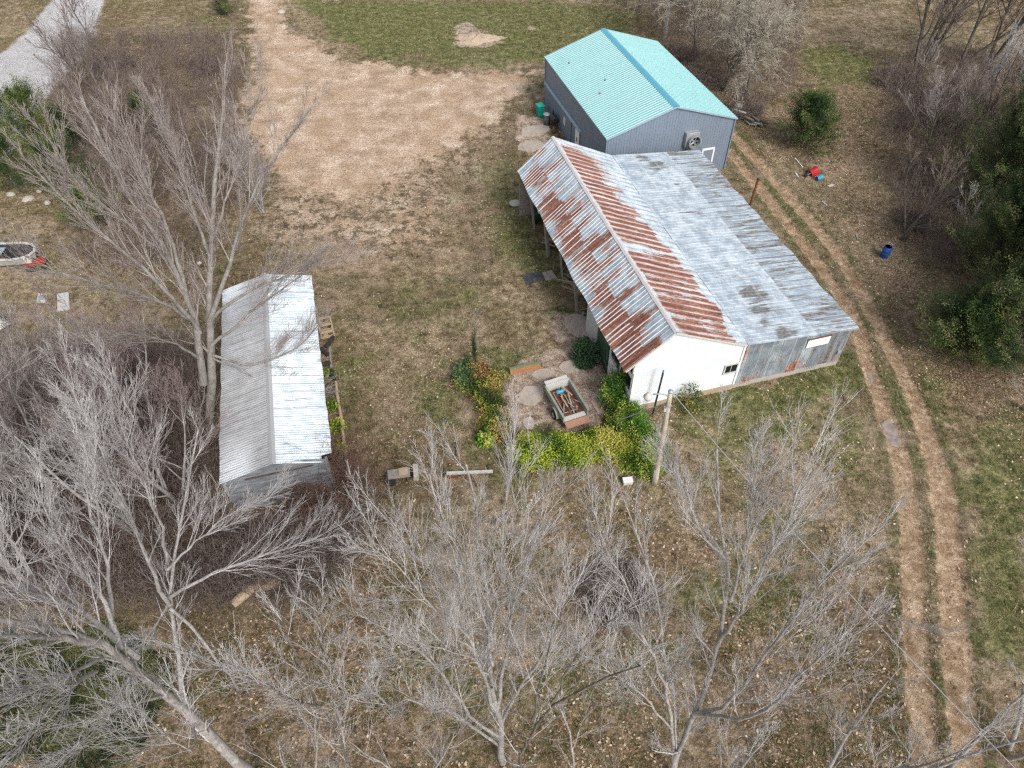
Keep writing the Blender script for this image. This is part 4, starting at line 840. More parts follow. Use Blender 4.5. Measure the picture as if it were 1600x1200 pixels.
# dirt heap in the top field
dp = GG(745, 62); R_, A_ = 13, 28; m = MB()
for i in range(R_):
    for j in range(A_):
        r_ = i / (R_ - 1); a = j / A_ * 2 * math.pi; rr = 1 + .25 * math.sin(a * 3 + 1) + .1 * math.sin(a * 7)
        m.v.append((r_ * 2.7 * rr * math.cos(a), r_ * 1.5 * rr * math.sin(a), .55 * (1 - r_ ** 1.5) * (1 + .3 * math.sin(5 * a + r_ * 9)) + random.uniform(-.05, .05) - .05))
for i in range(R_ - 1):
    for j in range(A_): m.f.append((i * A_ + j, (i + 1) * A_ + j, (i + 1) * A_ + (j + 1) % A_, i * A_ + (j + 1) % A_))
o = m.build('dirt_heap', simple('tan_dirt', (.52, .41, .30), .95, 0, .4, 2.5, (.18, .13, .09), .8)); o.location = dp; tag(o, 'low heap of bare tan dirt in the green field left of the steel shed', 'dirt heap')
o = MB().lathe((0, 0, 0), [(.4, -.05), (.5, .1), (.3, .3), (.1, .35)], 8).build('pale_rock', M['rock']); o.location = GG(440, 20); tag(o, 'pale rock at the right verge of the upper driveway', 'rock')
# parked dark cart at the very top
b = thing('dark_trailer', 'black flatbed trailer with blue jack legs cut by the top edge of the photo', 'trailer', G(476, -8), .1)
MB().box((0, .6, .75), (2.6, 2.4, .2)).build('bed', M['black'], b, bevel=.03)
for x in (.15, .55): MB().bar((x, -.75, 0), (x - .05, -.5, .75), .09).build('jack_leg', simple('blue_steel', (.12, .2, .42), .5), b)
for x in (-1.35, 1.35): MB().tube([(x - .12, .8, .35), (x + .12, .8, .35)], .35, 16).build('wheel', M['rubber'], b)

# things along the open side of the long shed
cl, sl_ = math.cos(LR), math.sin(LR)
def LW(x, y, z=0): return Vector((LO[0] + x * cl - y * sl_, LO[1] + x * sl_ + y * cl, z))
b = thing('pallet_rack', 'stacked weathered pallet frames leaning at the right side of the long shed', 'pallet', LW(3.05, 12.9), LR + .05)
for k in range(3):
    for (x0, y0, x1, y1) in ((-.4, -.7, -.4, .7), (.4, -.7, .4, .7), (-.4, -.7, .4, -.7), (-.4, .7, .4, .7), (-.4, 0, .4, 0)):
        if k == 2 or k == 0: MB().bar((x0, y0, .1 + k * .22), (x1, y1, .1 + k * .22), .1, .14).build('slat', M['tan_wood'], b)
stick(507, 527, 512, 523, .2, M['tan_wood'], 'timber_block', 'short tan block just below the pallet frames', 'timber block', .15)
a, b2 = GG(525, 598), GG(541, 716)
for i in range(3):
    p, q = a.lerp(b2, i / 3 + .005), a.lerp(b2, (i + 1) / 3 - .01); o = MB().tube([Vector((0, 0, .12)), (q - p) * .5 + Vector((random.uniform(-.04, .04), 0, .15)), (q - p) + Vector((0, 0, .12))], [.09, .1, .085], 7).build('edging_log', M['tan_wood']); o.location = p
    tag(o, ['upper barkless log edging the bed beside the long shed', 'middle barkless log edging the bed beside the long shed', 'lower barkless log edging the bed, nearest the brown vine'][i], 'log', 'logs edging the bed beside the long shed')
stick(515, 540, 519, 585, .12, M['grey_wood'], 'grey_rail', 'grey rail lying along the upper bed beside the long shed', 'rail', .1)
for i in range(4):
    o = MB().tube([(0, 0, .1), (.3, .5, .3), (.35, .9, .25)], [.16, .13, .09], 8).build('dark_tyre_scrap', M['rubber']); o.location = GG(510 + i * 3, 545 + i * 12); o.rotation_euler = (0, 0, i * 1.3); tag(o, 'black rubber scrap in the bed beside the long shed, number %s from the top' % ['one', 'two', 'three', 'four'][i] if False else ['topmost black rubber scrap right of the long shed roof', 'second black rubber scrap from the top beside the long shed', 'third black rubber scrap from the top beside the long shed', 'lowest black rubber scrap beside the grey rail'][i], 'rubber scrap', 'rubber scraps beside the long shed')
# broken wooden cart and rail in the lower yard
b = thing('broken_cart', 'broken grey wooden cart with pale end board in the lower yard', 'cart', GG(625, 748), .15)
MB().box((0, 0, .5), (1.2, .6, .06)).build('deck', M['grey_wood'], b); MB().box((.9, .0, .4), (.28, .8, .5), ry=.1).build('end_board', M['rock'], b, bevel=.02); MB().box((.25, .05, .58), (.5, .4, .12)).build('crate', M['tan_wood'], b)
for x in (-.6, .45):
    for y in (-.28, .28): MB().bar((x, y, 0), (x, y, .5), .08).build('leg', M['dark_wood'], b)
MB().box((-.5, -.2, .25), (.5, .5, .4)).build('dark_box', M['black'], b)
stick(698, 741, 770, 738, .14, M['old_white'], 'white_rail', 'pale barkless rail lying on red leaves near the wire fence posts', 'rail', .14)
stick(700, 747, 735, 745, .1, M['rust'], 'red_board', 'reddish board lying just under the pale rail', 'board', .08)
for (px, py, h_, lb) in ((713, 712, 1.3, 'thin dark steel stake standing above the pale rail'), (694, 744, 1.2, 'dark fence stake at the left end of the pale rail')):
    o = thing('fence_stake', lb, 'fence post', GG(px, py)); MB().bar((0, 0, -.1), (0, 0, h_), .07, .05).build('shaft', M['black'], o); MB().bar((0, 0, h_), (0, 0, h_ + .05), .09, .07).build('tip', M['galv'], o)
# fallen log under the left thicket
a, c_, b2 = GG(366, 948), GG(395, 925), GG(442, 912)
o = MB().tube([a - c_ + Vector((0, 0, .25)), Vector((0, 0, .32)), (b2 - c_) * .6 + Vector((0, 0, .34)), b2 - c_ + Vector((0, 0, .3))], [.22, .28, .3, .26], 12).build('fallen_log', M['tan_wood'], smooth=True); o.location = c_; tag(o, 'thick curved tan fallen log in the thicket below the long shed', 'fallen log')
# left yard: boards, mower, boat-shaped trailers cut by the frame
for (pts, lb, nm) in (([(58, 474), (73, 474), (75, 461), (61, 460)], 'smaller white board lying on the left lawn', 'white_board'), ([(91, 488), (110, 485), (108, 458), (90, 461)], 'larger white board lying on the left lawn', 'white_board')):
    c0 = [GG(*p) for p in pts]; cc = sum(c0, Vector()) / 4; m = MB(); up = Vector((0, 0, .08))
    m.poly([p - cc + up for p in c0]); m.poly([p - cc for p in c0][::-1])
    for i in range(4): p, q = c0[i] - cc, c0[(i + 1) % 4] - cc; m.poly([p, q, q + up, p + up])
    o = m.build(nm, M['old_white']); o.location = cc + Vector((0, 0, .03)); tag(o, lb, 'board')
o = MB().lathe((0, 0, 0), [(.16, 0), (.2, .1), (.2, .14)], 14).build('round_lid', M['galv']); o.location = GG(67, 468) + Vector((0, 0, .12)); tag(o, 'round grey lid sitting on the smaller white board', 'lid')
b = thing('red_mower', 'small red riding mower with white seat parked by the left trailer', 'mower', GG(60, 418), .3)
MB().box((.35, 0, .5), (.6, .5, .35)).build('bonnet', M['red_paint'], b, bevel=.08); MB().box((-.35, 0, .42), (.6, .75, .25)).build('rear_body', M['red_paint'], b, bevel=.06); MB().box((-.3, 0, .65), (.4, .4, .12)).box((-.48, 0, .85), (.1, .4, .35)).build('seat', M['old_white'], b, bevel=.04)
MB().tube([(.1, 0, .65), (0, 0, .95)], .025, 6).build('steering_column', M['black'], b)
for x, r_ in ((.5, .18), (-.4, .26)):
    for y in (-.42, .42): MB().tube([(x, y - .08, r_), (x, y + .08, r_)], r_, 14).build('wheel', M['rubber'], b)
def flat_trailer(nm, lab, loc, rz, L, W_, mat, zz=.75, wheels=((-.6, .35), (.4, .35))):
    b = thing(nm, lab, 'trailer', loc, rz); m = MB()
    for i in range(int(W_ / .2)): m.box((0, -W_ / 2 + .1 + i * .2, zz), (L, .17, .05))
    m.build('deck', mat, b); 
    for y in (-W_ / 2, W_ / 2): MB().box((0, y, zz - .08), (L, .08, .14)).build('side_rail', M['galv'], b)
    for x, r_ in wheels:
        for y in (-W_ / 2 - .15, W_ / 2 + .15):
            wh = MB().tube([(x, y - .1, r_), (x, y - .06, r_), (x, y + .06, r_), (x, y + .1, r_)], [r_ - .05, r_, r_, r_ - .05], 16).build('wheel', M['rubber'], b); MB().tube([(x, y - .11, r_), (x, y + .11, r_)], r_ * .5, 12).build('rim', M['white_paint'], wh)
    return b
flat_trailer('flatbed_trailer', 'white decked flatbed trailer cut by the left frame edge, upper one', GG(-12, 520), -.5, 2.6, 1.7, M['white_paint'])
flat_trailer('flatbed_trailer', 'pale decked trailer with white-rimmed wheel at the left frame edge, lower one', GG(-22, 672), -.35, 2.8, 1.8, M['old_white'])
b = thing('open_boat', 'open white-rimmed boat with dark interior cut by the left frame edge', 'boat', GG(2, 412), .02)
prof = [(-3.2, 1.0), (1.6, 1.0), (2.3, .85), (2.8, .45), (2.95, 0)]; out = prof + [(x, -y) for x, y in prof[::-1][1:]]; n = len(out)
m = MB(); rim = MB(); inn = MB()
for i in range(n - 1):
    (x0, y0), (x1, y1) = out[i], out[i + 1]
    m.poly([(x0 * .93, y0 * .7, .35), (x1 * .93, y1 * .7, .35), (x1, y1, 1.05), (x0, y0, 1.05)]); inn.poly([(x0 * .9, y0 * .66, .5), (x0 * .97, y0 * .93, 1.04), (x1 * .97, y1 * .93, 1.04), (x1 * .9, y1 * .66, .5)])
    rim.bar((x0, y0, 1.07), (x1, y1, 1.07), .16, .08)
m.poly([(x * .93, y * .7, .35) for x, y in out]); inn.poly([(x * .9, y * .66, .5) for x, y in out][::-1])
m.build('hull', M['old_white'], b); inn.build('interior', M['black'], b); rim.build('gunwale', M['old_white'], b)
for x in (-1.6, .2): MB().box((x, 0, .82), (.4, 1.6, .06)).build('bench', M['blue_trim'], b)
for i, (px, py, s_) in enumerate([(312, 412, .3), (210, 122, .5), (330, 134, .3), (18, 305, .6), (45, 312, .8), (75, 318, .5), (62, 300, .4), (30, 235, .5), (62, 270, .55), (82, 262, .4)]):
    if i < 3: lb = ['white scrap of sheet lying above the long shed', 'white scrap at the roadside thicket near the top', 'small pinkish scrap left of the driveway'][i]
    else: lb = ['lower left limestone rock above the boat', 'large limestone rock second from the left above the boat', 'limestone rock right of the largest one', 'limestone rock just above the largest one', 'limestone rock high on the bank by the left edge', 'upper rock on the bank under the road corner', 'rightmost limestone rock high on the bank'][i - 3]
    o = MB().lathe((0, 0, 0), [(s_ * .7, -.05), (s_, .1), (s_ * .75, .2 + s_ * .3), (s_ * .2, .3 + s_ * .35)], 8).build('limestone_rock' if i > 2 else 'white_scrap', M['rock'] if i > 2 else M['old_white']); o.location = GG(px, py); o.scale = (.65, .5, .55); o.rotation_euler = (0, 0, i)
    tag(o, lb, 'rock' if i > 2 else 'scrap', 'limestone rocks in the ivy bank' if i > 2 else None)
# ================================================================ TREES AND PLANTS
def nrm(a): return a / np.maximum(np.linalg.norm(a, axis=-1, keepdims=True), 1e-9)
def tubes(pts, rad, k):
    """pts (n,m,3), rad (n,m) -> V,F for k-sided tubes"""
    n, m, _ = pts.shape
    d = np.empty_like(pts); d[:, 1:-1] = pts[:, 2:] - pts[:, :-2]; d[:, 0] = pts[:, 1] - pts[:, 0]; d[:, -1] = pts[:, -1] - pts[:, -2]; d = nrm(d)
    ref = np.where(np.abs(d[:, :1, 2:3]) > .9, np.array([1., 0, 0]), np.array([0, 0, 1.]))
    u = nrm(np.cross(d, np.broadcast_to(ref, d.shape))); v = np.cross(d, u)
    a = np.arange(k) * 2 * np.pi / k
    V = pts[:, :, None, :] + rad[:, :, None, None] * (np.cos(a)[None, None, :, None] * u[:, :, None, :] + np.sin(a)[None, None, :, None] * v[:, :, None, :])
    idx = np.arange(n * m * k).reshape(n, m, k); nx = np.roll(idx, -1, axis=2)
    F = np.stack([idx[:, :-1], nx[:, :-1], nx[:, 1:], idx[:, 1:]], -1).reshape(-1, 4)
    return V.reshape(-1, 3), F
class Wood:
    def __init__(s): s.V = []; s.F = []; s.n = 0
    def add(s, pts, rad, k):
        V, F = tubes(pts, rad, k); s.V.append(V); s.F.append(F + s.n); s.n += len(V)
    def build(s, name, mat, parent): return np_mesh(name, np.vstack(s.V), np.vstack(s.F), mat, parent, smooth=True)
def walk(r, P, D, L, m, wander, up):
    """random-walk polylines; returns (n,m,3)"""
    n = len(P); out = np.empty((n, m, 3)); out[:, 0] = P; d = nrm(D); st = (L / (m - 1))[:, None]
    for i in range(1, m):
        d = nrm(d + r.normal(0, wander, (n, 3)) + np.array([0, 0, up])); out[:, i] = out[:, i - 1] + d * st
    return out
def spawn(r, pts, rad, L, per, tmin, ang, ratio, rr, upb=.0, tmax=1.0):
    n, m, _ = pts.shape; per = max(1, per); t = tmin + (tmax - tmin) * (np.arange(per)[None] + r.random((n, per))) / per
    x = np.minimum(t * (m - 1), m - 1.001); i = x.astype(int); f = (x - i)[..., None]; row = np.arange(n)[:, None]
    P = pts[row, i] * (1 - f) + pts[row, i + 1] * f; d = nrm(pts[row, i + 1] - pts[row, i]); R = rad[row, i] * (1 - f[..., 0]) + rad[row, i + 1] * f[..., 0]
    q = nrm(np.cross(d, r.normal(0, 1, d.shape))); a = np.clip(r.normal(ang, ang * .3, t.shape), .15, 1.6)[..., None]
    D = d * np.cos(a) + q * np.sin(a) + np.array([0, 0, upb]); Lc = L[:, None] * ratio * (1.15 - .6 * t) * r.uniform(.6, 1.3, t.shape)
    return P.reshape(-1, 3), D.reshape(-1, 3), Lc.ravel(), np.minimum(R * .8, np.maximum(R * rr, .006)).ravel()
def taper(R, m, end=.35): return R[:, None] * (1 - (1 - end) * np.linspace(0, 1, m)[None])
def twig_r(base): return .00013 * max(22, math.dist(base, (0, 0, H)) - 6)
def ramify(r, wood, pts, rad, L, levels, loc):
    """levels: list of (per, tmin, ang, ratio, rr, m, k, wander, up)"""
    for (per, tmin, ang, ratio, rr, m, k, wn, up) in levels:
        P, D, Lc, R = spawn(r, pts, rad, L, per, tmin, ang, ratio, rr, .12)
        R = np.maximum(R, TW * 1.5); pts = walk(r, P, D, Lc, m, wn, up); rad = np.maximum(taper(R, m, .3), TW); L = Lc
        wood.add(pts - loc, rad, k)
    return pts
def bark(name, c1, c2, c3):
    t = NT(name, .9, 0, .2); v = t.coord(); a = t.noise(v, 2.2, 5, .7); b = t.noise(t.coord('Object', (14, 14, 3)), 1.5, 4, .7)
    t.base(t.mix(t.math('MULTIPLY', t.step(b, .45, .65), .6), t.mix(t.step(a, .35, .65), c1, c2), c3)); t.bump(b, .02, .7); return t.m
M['bark_grey'] = bark('grey_bark', (.27, .25, .23), (.44, .42, .40), (.12, .10, .085))
M['bark_mid'] = bark('mid_grey_bark', (.19, .175, .155), (.31, .29, .265), (.10, .085, .075))
M['bark_dark'] = bark('dark_bark', (.10, .085, .07), (.19, .17, .145), (.055, .045, .038))
M['twig_pale'] = bark('pale_twigs', (.37, .355, .345), (.57, .565, .555), (.27, .205, .19))
M['twig_mid'] = bark('greyish_twigs', (.30, .26, .235), (.42, .38, .36), (.22, .15, .13))
M['twig_brown'] = bark('brown_twigs', (.17, .13, .11), (.27, .22, .20), (.13, .08, .065))
M['twig_red'] = bark('reddish_vines', (.20, .105, .075), (.33, .20, .15), (.10, .05, .04))
M['twig_tan'] = bark('tan_twigs', (.36, .33, .26), (.52, .48, .39), (.22, .18, .13))

def guided_tree(label, cat, base, guides, r0, seed, twig, bk, dens=1.0, depth=2.0, trunk_to=None, group=None):
    global TW; TW = twig_r(base)
    """base = ground point; guides = limbs as lists of (px,py,depth offset, metres)"""
    r = np.random.default_rng(seed); B = np.array(base); root = thing('bare_tree', label, cat, tuple(base), 0, group)
    def pt(px, py, d):
        q = ray(px, py); h = np.array([q.x, q.y]); hv = np.linalg.norm(h); t = (B[:2] @ h) / hv ** 2 + d / hv
        return np.array([q.x * t, q.y * t, H + q.z * t])
    limbs, rads = [], []
    trunk, crown = Wood(), Wood(); M_ = 12
    for gi, (gl, rr, t0) in enumerate(guides):
        C = [pt(*g) for g in gl]
        if t0 == 'root': C = [B + [0, 0, -.2]] + C
        C = np.array(C); seg = np.r_[0, np.cumsum(np.linalg.norm(np.diff(C, axis=0), axis=1))]; s = np.linspace(0, seg[-1], M_)
        # smooth resample
        P_ = np.stack([np.interp(s, seg, C[:, k]) for k in range(3)], 1)
        for _ in range(2): P_[1:-1] = .25 * P_[:-2] + .5 * P_[1:-1] + .25 * P_[2:]
        P_[1:-1] += r.normal(0, .05, (M_ - 2, 3)) * min(1, seg[-1] / 8)
        limbs.append(P_); rads.append(rr * .82 * (1 - .82 * np.linspace(0, 1, M_) ** .8)); 
    limbs = np.array(limbs); rads = np.array(rads); Ls = np.linalg.norm(np.diff(limbs, axis=1), axis=2).sum(1)
    trunk.add(limbs - B, rads, 9)
    LL_ = np.clip(Ls, 2.5, 6.5)
    P1, D1, L1, R1 = spawn(r, limbs, rads, LL_, int(15 * dens), .22, .42, .42, .4, .18)
    p1 = walk(r, P1, D1, L1, 7, .06, .05); rr1 = taper(np.maximum(R1, .012), 7, .3); crown.add(p1 - B, rr1, 4)
    ramify(r, crown, p1, rr1, L1, [(int(8 * dens), .12, .40, .55, .42, 5, 3, .07, .04), (int(7 * dens), .15, .42, .55, .45, 4, 3, .08, .03)], B)
    ramify(r, crown, limbs[:, 4:], rads[:, 4:], LL_, [(12, .1, .45, .18, .22, 4, 3, .08, .04), (4, .15, .42, .5, .5, 3, 3, .08, .03)], B)
    trunk.build('trunk', bk, root); crown.build('branches', twig, root); return root

def free_tree(name, label, cat, base, h, spread, seed, twig, bk, stems=1, r0=.18, fork=.3, n1=9, dens=1.0, lean=(0, 0), group=None, ang=.45, droop=0.0, lv=3, wood_part='branches'):
    global TW; TW = twig_r(base)
    r = np.random.default_rng(seed); root = thing(name, label, cat, tuple(base), 0, group); trunk, crown = Wood(), Wood(); Z0 = np.zeros(3)
    P = r.normal(0, .12 * (stems > 1), (stems, 3)); P[:, 2] = -.2; a = r.uniform(0, 6.28) + np.arange(stems) * 6.28 / stems
    sp = (.0 if stems == 1 else .32) * spread / max(h * .4, 1)
    D = np.stack([np.cos(a) * sp + lean[0], np.sin(a) * sp + lean[1], np.ones(stems)], 1); L = h * r.uniform(.75, 1.0, stems)
    pts = walk(r, P, D, L, 12, .07, .05); R = np.full(stems, r0) * r.uniform(.7, 1, stems); rad = taper(R, 12, .15); trunk.add(pts, rad, 8)
    P1, D1, L1, R1 = spawn(r, pts, rad, np.full(stems, spread), int(n1), fork, ang + .25, 1.0, .5, .1)
    p1 = walk(r, P1, D1, L1, 8, .10, .09 - droop); rr1 = taper(np.maximum(R1, .015), 8, .25); trunk.add(p1, rr1, 5)
    lvl = [(int(8 * dens), .15, ang, .5, .42, 6, 3, .08, .05 - droop), (int(5 * dens), .15, ang, .5, .5, 4, 3, .10, .04 - droop), (int(3 * dens), .2, ang, .5, .6, 3, 3, .10, .03)][:lv]
    ramify(r, crown, p1, rr1, L1, lvl, Z0)
    trunk.build('trunk', bk, root); crown.build(wood_part, twig, root); return root
def copy_thing(src, loc, rz, sc, label):
    o = src.copy(); COL.objects.link(o); o.location = loc; o.rotation_euler = (0, 0, rz); o.scale = (sc, sc, sc); o['label'] = label
    for ch in list(src.children):
        c = ch.copy(); COL.objects.link(c); c.parent = o
    return o

def leaf_mat(name, stops, rough=.7):
    t = NT(name, rough, 0, .25); t.base(t.ramp(t.attr('rnd'), stops)); t.b.inputs['Subsurface Weight'].default_value = 0
    return t.m
M['cedar'] = leaf_mat('cedar_leaves', [(0, (.014, .032, .010)), (.35, (.038, .075, .018)), (.7, (.085, .135, .03)), (.93, (.14, .18, .05)), (1, (.18, .15, .07))])
M['ivy'] = leaf_mat('ivy_leaves', [(0, (.025, .05, .012)), (.4, (.07, .11, .02)), (.8, (.13, .17, .04)), (1, (.22, .22, .09))])
M['ivy_dark'] = leaf_mat('dark_ivy_leaves', [(0, (.012, .022, .007)), (.5, (.035, .05, .012)), (1, (.10, .11, .04))])
M['hedge'] = leaf_mat('yellow_green_leaves', [(0, (.03, .07, .01)), (.25, (.12, .20, .015)), (.5, (.27, .35, .03)), (.85, (.38, .42, .05)), (1, (.44, .38, .09))])
M['hedge_dk'] = leaf_mat('green_hedge_leaves', [(0, (.025, .07, .008)), (.35, (.10, .22, .02)), (.7, (.20, .31, .04)), (1, (.38, .42, .08))])
M['olive'] = leaf_mat('olive_leaves', [(0, (.03, .05, .012)), (.3, (.09, .13, .02)), (.6, (.22, .26, .04)), (.85, (.38, .36, .07)), (1, (.35, .2, .08))])
M['yucca'] = leaf_mat('bluish_green_leaves', [(0, (.03, .07, .03)), (.5, (.07, .14, .06)), (1, (.16, .24, .12))])
M['redleaf'] = leaf_mat('red_brown_leaves', [(0, (.10, .04, .02)), (.5, (.26, .12, .05)), (1, (.38, .22, .09))])
def leaves(name, C, size, mat, parent, seed, jitter=.1, asp=.6, per=1, clump=None, upb=.3, B=np.zeros(3)):
    r = np.random.default_rng(seed); C = np.repeat(C, per, 0); C = C + r.normal(0, jitter, C.shape); n = len(C)
    nn = nrm(r.normal(0, 1, (n, 3)) + [0, 0, upb]); u = nrm(np.cross(nn, r.normal(0, 1, (n, 3)))); v = np.cross(nn, u); s = (size * r.uniform(.6, 1.4, n))[:, None]
    V = np.stack([C - u * s * .5, C - v * s * asp * .4 + u * s * .05, C + u * s * .5, C + v * s * asp * .4 + u * s * .05], 1).reshape(-1, 3)
    cl = vnoise(C[:, 0] + C[:, 2] * .7, C[:, 1] - C[:, 2] * .5, seed + 3, 1.6)
    rn = np.clip(.5 * r.random(n) + 1.0 * sst(.15, .85, cl) - .25, 0, 1)
    return np_mesh(name, V - B, np.arange(4 * n).reshape(-1, 4), mat, parent, attrs={'rnd': np.repeat(rn, 4)})
def cedar(label, base, h, rad, seed, n1=70, name='cedar_tree', leafn=5, size=.17, bushy=False, mat=None, group=None):
    r = np.random.default_rng(seed); root = thing(name, label, 'evergreen tree' if not bushy else 'evergreen bush', tuple(base), 0, group); wood = Wood()
    pts = walk(r, np.array([[0, 0, -.2]]), np.array([[0, 0, 1.]]), np.array([h]), 14, .03, .05); tr_ = taper(np.array([.03 * h ** .9]), 14, .12); wood.add(pts, tr_, 8)
    t = np.sort(r.uniform(.06, 1, n1)); i = np.minimum((t * 13).astype(int), 12); P = pts[0, i] + (pts[0, i + 1] - pts[0, i]) * (t * 13 - i)[:, None]
    a = np.arange(n1) * 2.4 + r.uniform(0, .8, n1); prof = (np.clip(1 - t, 0, 1) ** (.5 if bushy else .8) * .95 + .12) * (np.minimum(t * 5 + .5, 1)); lb = 1 + .35 * np.sin(a * 3 + seed) * r.random(n1)
    D = np.stack([np.cos(a), np.sin(a), .25 + t * 1.3], 1); L = rad * prof * lb * r.uniform(.65, 1.15, n1)
    p1 = walk(r, P, D, L, 6, .08, .06); r1 = taper(np.full(n1, .03), 6); wood.add(p1, r1, 3)
    P2, D2, L2, R2 = spawn(r, p1, r1, L, 11, .15, .7, .38, .6, .15); p2 = walk(r, P2, D2, L2, 4, .1, .05); wood.add(p2, taper(np.full(len(p2), .01), 4), 3)
    C = np.concatenate([p2[:, 1:].reshape(-1, 3), p1[:, 3:].reshape(-1, 3)])
    wood.build('trunk', M['bark_dark'], root); leaves('crown', C, size * .75, mat or M['cedar'], root, seed, .13, .34, int(leafn * 1.9), upb=.3); return root

def gp(px, py): p = GG(px, py); return np.array([p.x, p.y, p.z])
M['twig_mauve'] = bark('mauve_twigs', (.27, .20, .19), (.38, .31, .29), (.19, .12, .11)); RT = M['twig_mauve']; PT = M['twig_pale']; MT = M['twig_mid']; BT = M['twig_brown']; TT = M['twig_tan']; BG = M['bark_grey']; BD = M['bark_dark']
# --- the large foreground trees, limb by limb
def base_xy(px, py, y):
    q = ray(px, py); return np.array([q.x / q.y * y, y, 0.])
T4 = base_xy(783, 1150, 8.0)
guided_tree('large pale bare tree fanning up from the bottom centre below the ivy hedge', 'bare tree', T4, [
    ([(783, 1170, 0), (776, 1110, 0), (768, 1050, .3), (770, 980, 1), (752, 890, 2), (745, 800, 2.5), (728, 725, 3)], .19, 'root'),
    ([(777, 1112, 0), (750, 1040, .3), (735, 1010, .5), (695, 925, 1.5), (645, 860, 2.2), (580, 785, 3)], .10, ''),
    ([(781, 1165, 0), (752, 1148, 0), (712, 1112, -.4), (640, 1092, -1), (545, 1088, -1.5)], .08, ''),
    ([(779, 1150, 0), (735, 1120, .3), (700, 1060, .6), (640, 1000, .8), (560, 950, .6)], .085, ''),
    ([(776, 1110, 0), (790, 1050, .4), (800, 950, 1.4), (835, 860, 2.4), (850, 755, 3.4)], .10, ''),
    ([(780, 1140, 0), (805, 1080, .2), (850, 1040, .3), (868, 960, .8), (915, 885, 1.4), (950, 850, 1.6)], .09, ''),
    ([(770, 1040, .3), (762, 960, .3), (722, 870, 1.1), (690, 800, 2), (670, 740, 2.6)], .07, ''),
    ([(745, 1030, .4), (690, 960, 0), (630, 890, .3), (560, 840, .6)], .06, ''),
    ([(768, 1060, .3), (720, 1010, -.6), (650, 1010, -1.2), (590, 1030, -1.6)], .05, ''),
    ([(770, 1000, .8), (785, 900, .6), (780, 820, 1.4), (800, 730, 2.4)], .06, '')], .2, 101, PT, BG, 1.0)
T5 = base_xy(1055, 1180, 7.6)
guided_tree('large pale bare tree with a dark curved limb at the bottom right of centre', 'bare tree', T5, [
    ([(1052, 1240, 0), (1052, 1190, 0), (1080, 1120, 0), (1112, 1065, .2), (1122, 1000, .5), (1142, 930, 1), (1137, 850, 1.8), (1132, 760, 2.8), (1120, 700, 3.2)], .20, 'root'),
    ([(1052, 1190, 0), (1048, 1120, 0), (1045, 1050, .3), (1036, 950, 1), (1022, 880, 1.6), (985, 800, 2.6), (962, 745, 3)], .11, ''),
    ([(1120, 1010, .5), (1160, 950, .4), (1200, 880, 1), (1235, 800, 1.6), (1262, 735, 2)], .09, ''),
    ([(1085, 1115, 0), (1140, 1110, 0), (1175, 1055, .1), (1225, 980, .6), (1290, 900, 1), (1335, 862, 1.2)], .10, ''),
    ([(1085, 1115, 0), (1160, 1130, -.4), (1215, 1100, -.4), (1265, 1040, 0), (1330, 1000, .2), (1382, 958, .4)], .09, ''),
    ([(1045, 1080, .2), (1010, 1000, 0), (985, 920, .6), (940, 850, 1.4), (925, 790, 2)], .07, ''),
    ([(1140, 940, 1), (1165, 860, 1.6), (1175, 780, 2.2), (1190, 705, 3)], .06, ''),
    ([(1050, 1140, 0), (1000, 1080, -.4), (940, 1040, -.6), (900, 1010, -.8)], .06, ''),
    ([(1138, 880, 1.4), (1085, 820, 1.6), (1070, 760, 2.4), (1040, 710, 3)], .06, '')], .2, 102, PT, BG, 1.0)
T4b = base_xy(830, 1190, 6.6)
guided_tree('slender pale bare tree leaning right from the bottom centre edge', 'bare tree', T4b, [
    ([(805, 1260, 0), (812, 1180, 0), (832, 1125, 0), (870, 1092, .2), (930, 1065, .3), (1000, 1040, .4)], .12, 'root'),
    ([(832, 1125, 0), (850, 1040, .4), (870, 980, .8), (895, 930, 1.2)], .06, ''),
    ([(860, 1100, .1), (900, 1020, .5), (940, 980, .8), (985, 950, 1)], .05, '')], .12, 103, PT, BD, .8)
T6 = base_xy(540, 1190, 6.2)
guided_tree('slim dark-stemmed bare tree at the bottom left of centre', 'bare tree', T6, [
    ([(555, 1250, 0), (545, 1195, 0), (528, 1140, 0), (505, 1108, .1), (470, 1070, .2), (452, 1010, .5), (430, 940, 1)], .10, 'root'),
    ([(528, 1140, 0), (520, 1070, .4), (500, 1000, .7), (505, 930, 1)], .05, ''),
    ([(505, 1108, .1), (440, 1090, -.2), (380, 1050, -.2), (330, 1040, 0)], .05, '')], .1, 104, PT, BD, .9)
T2 = base_xy(408, 1225, 7.3)
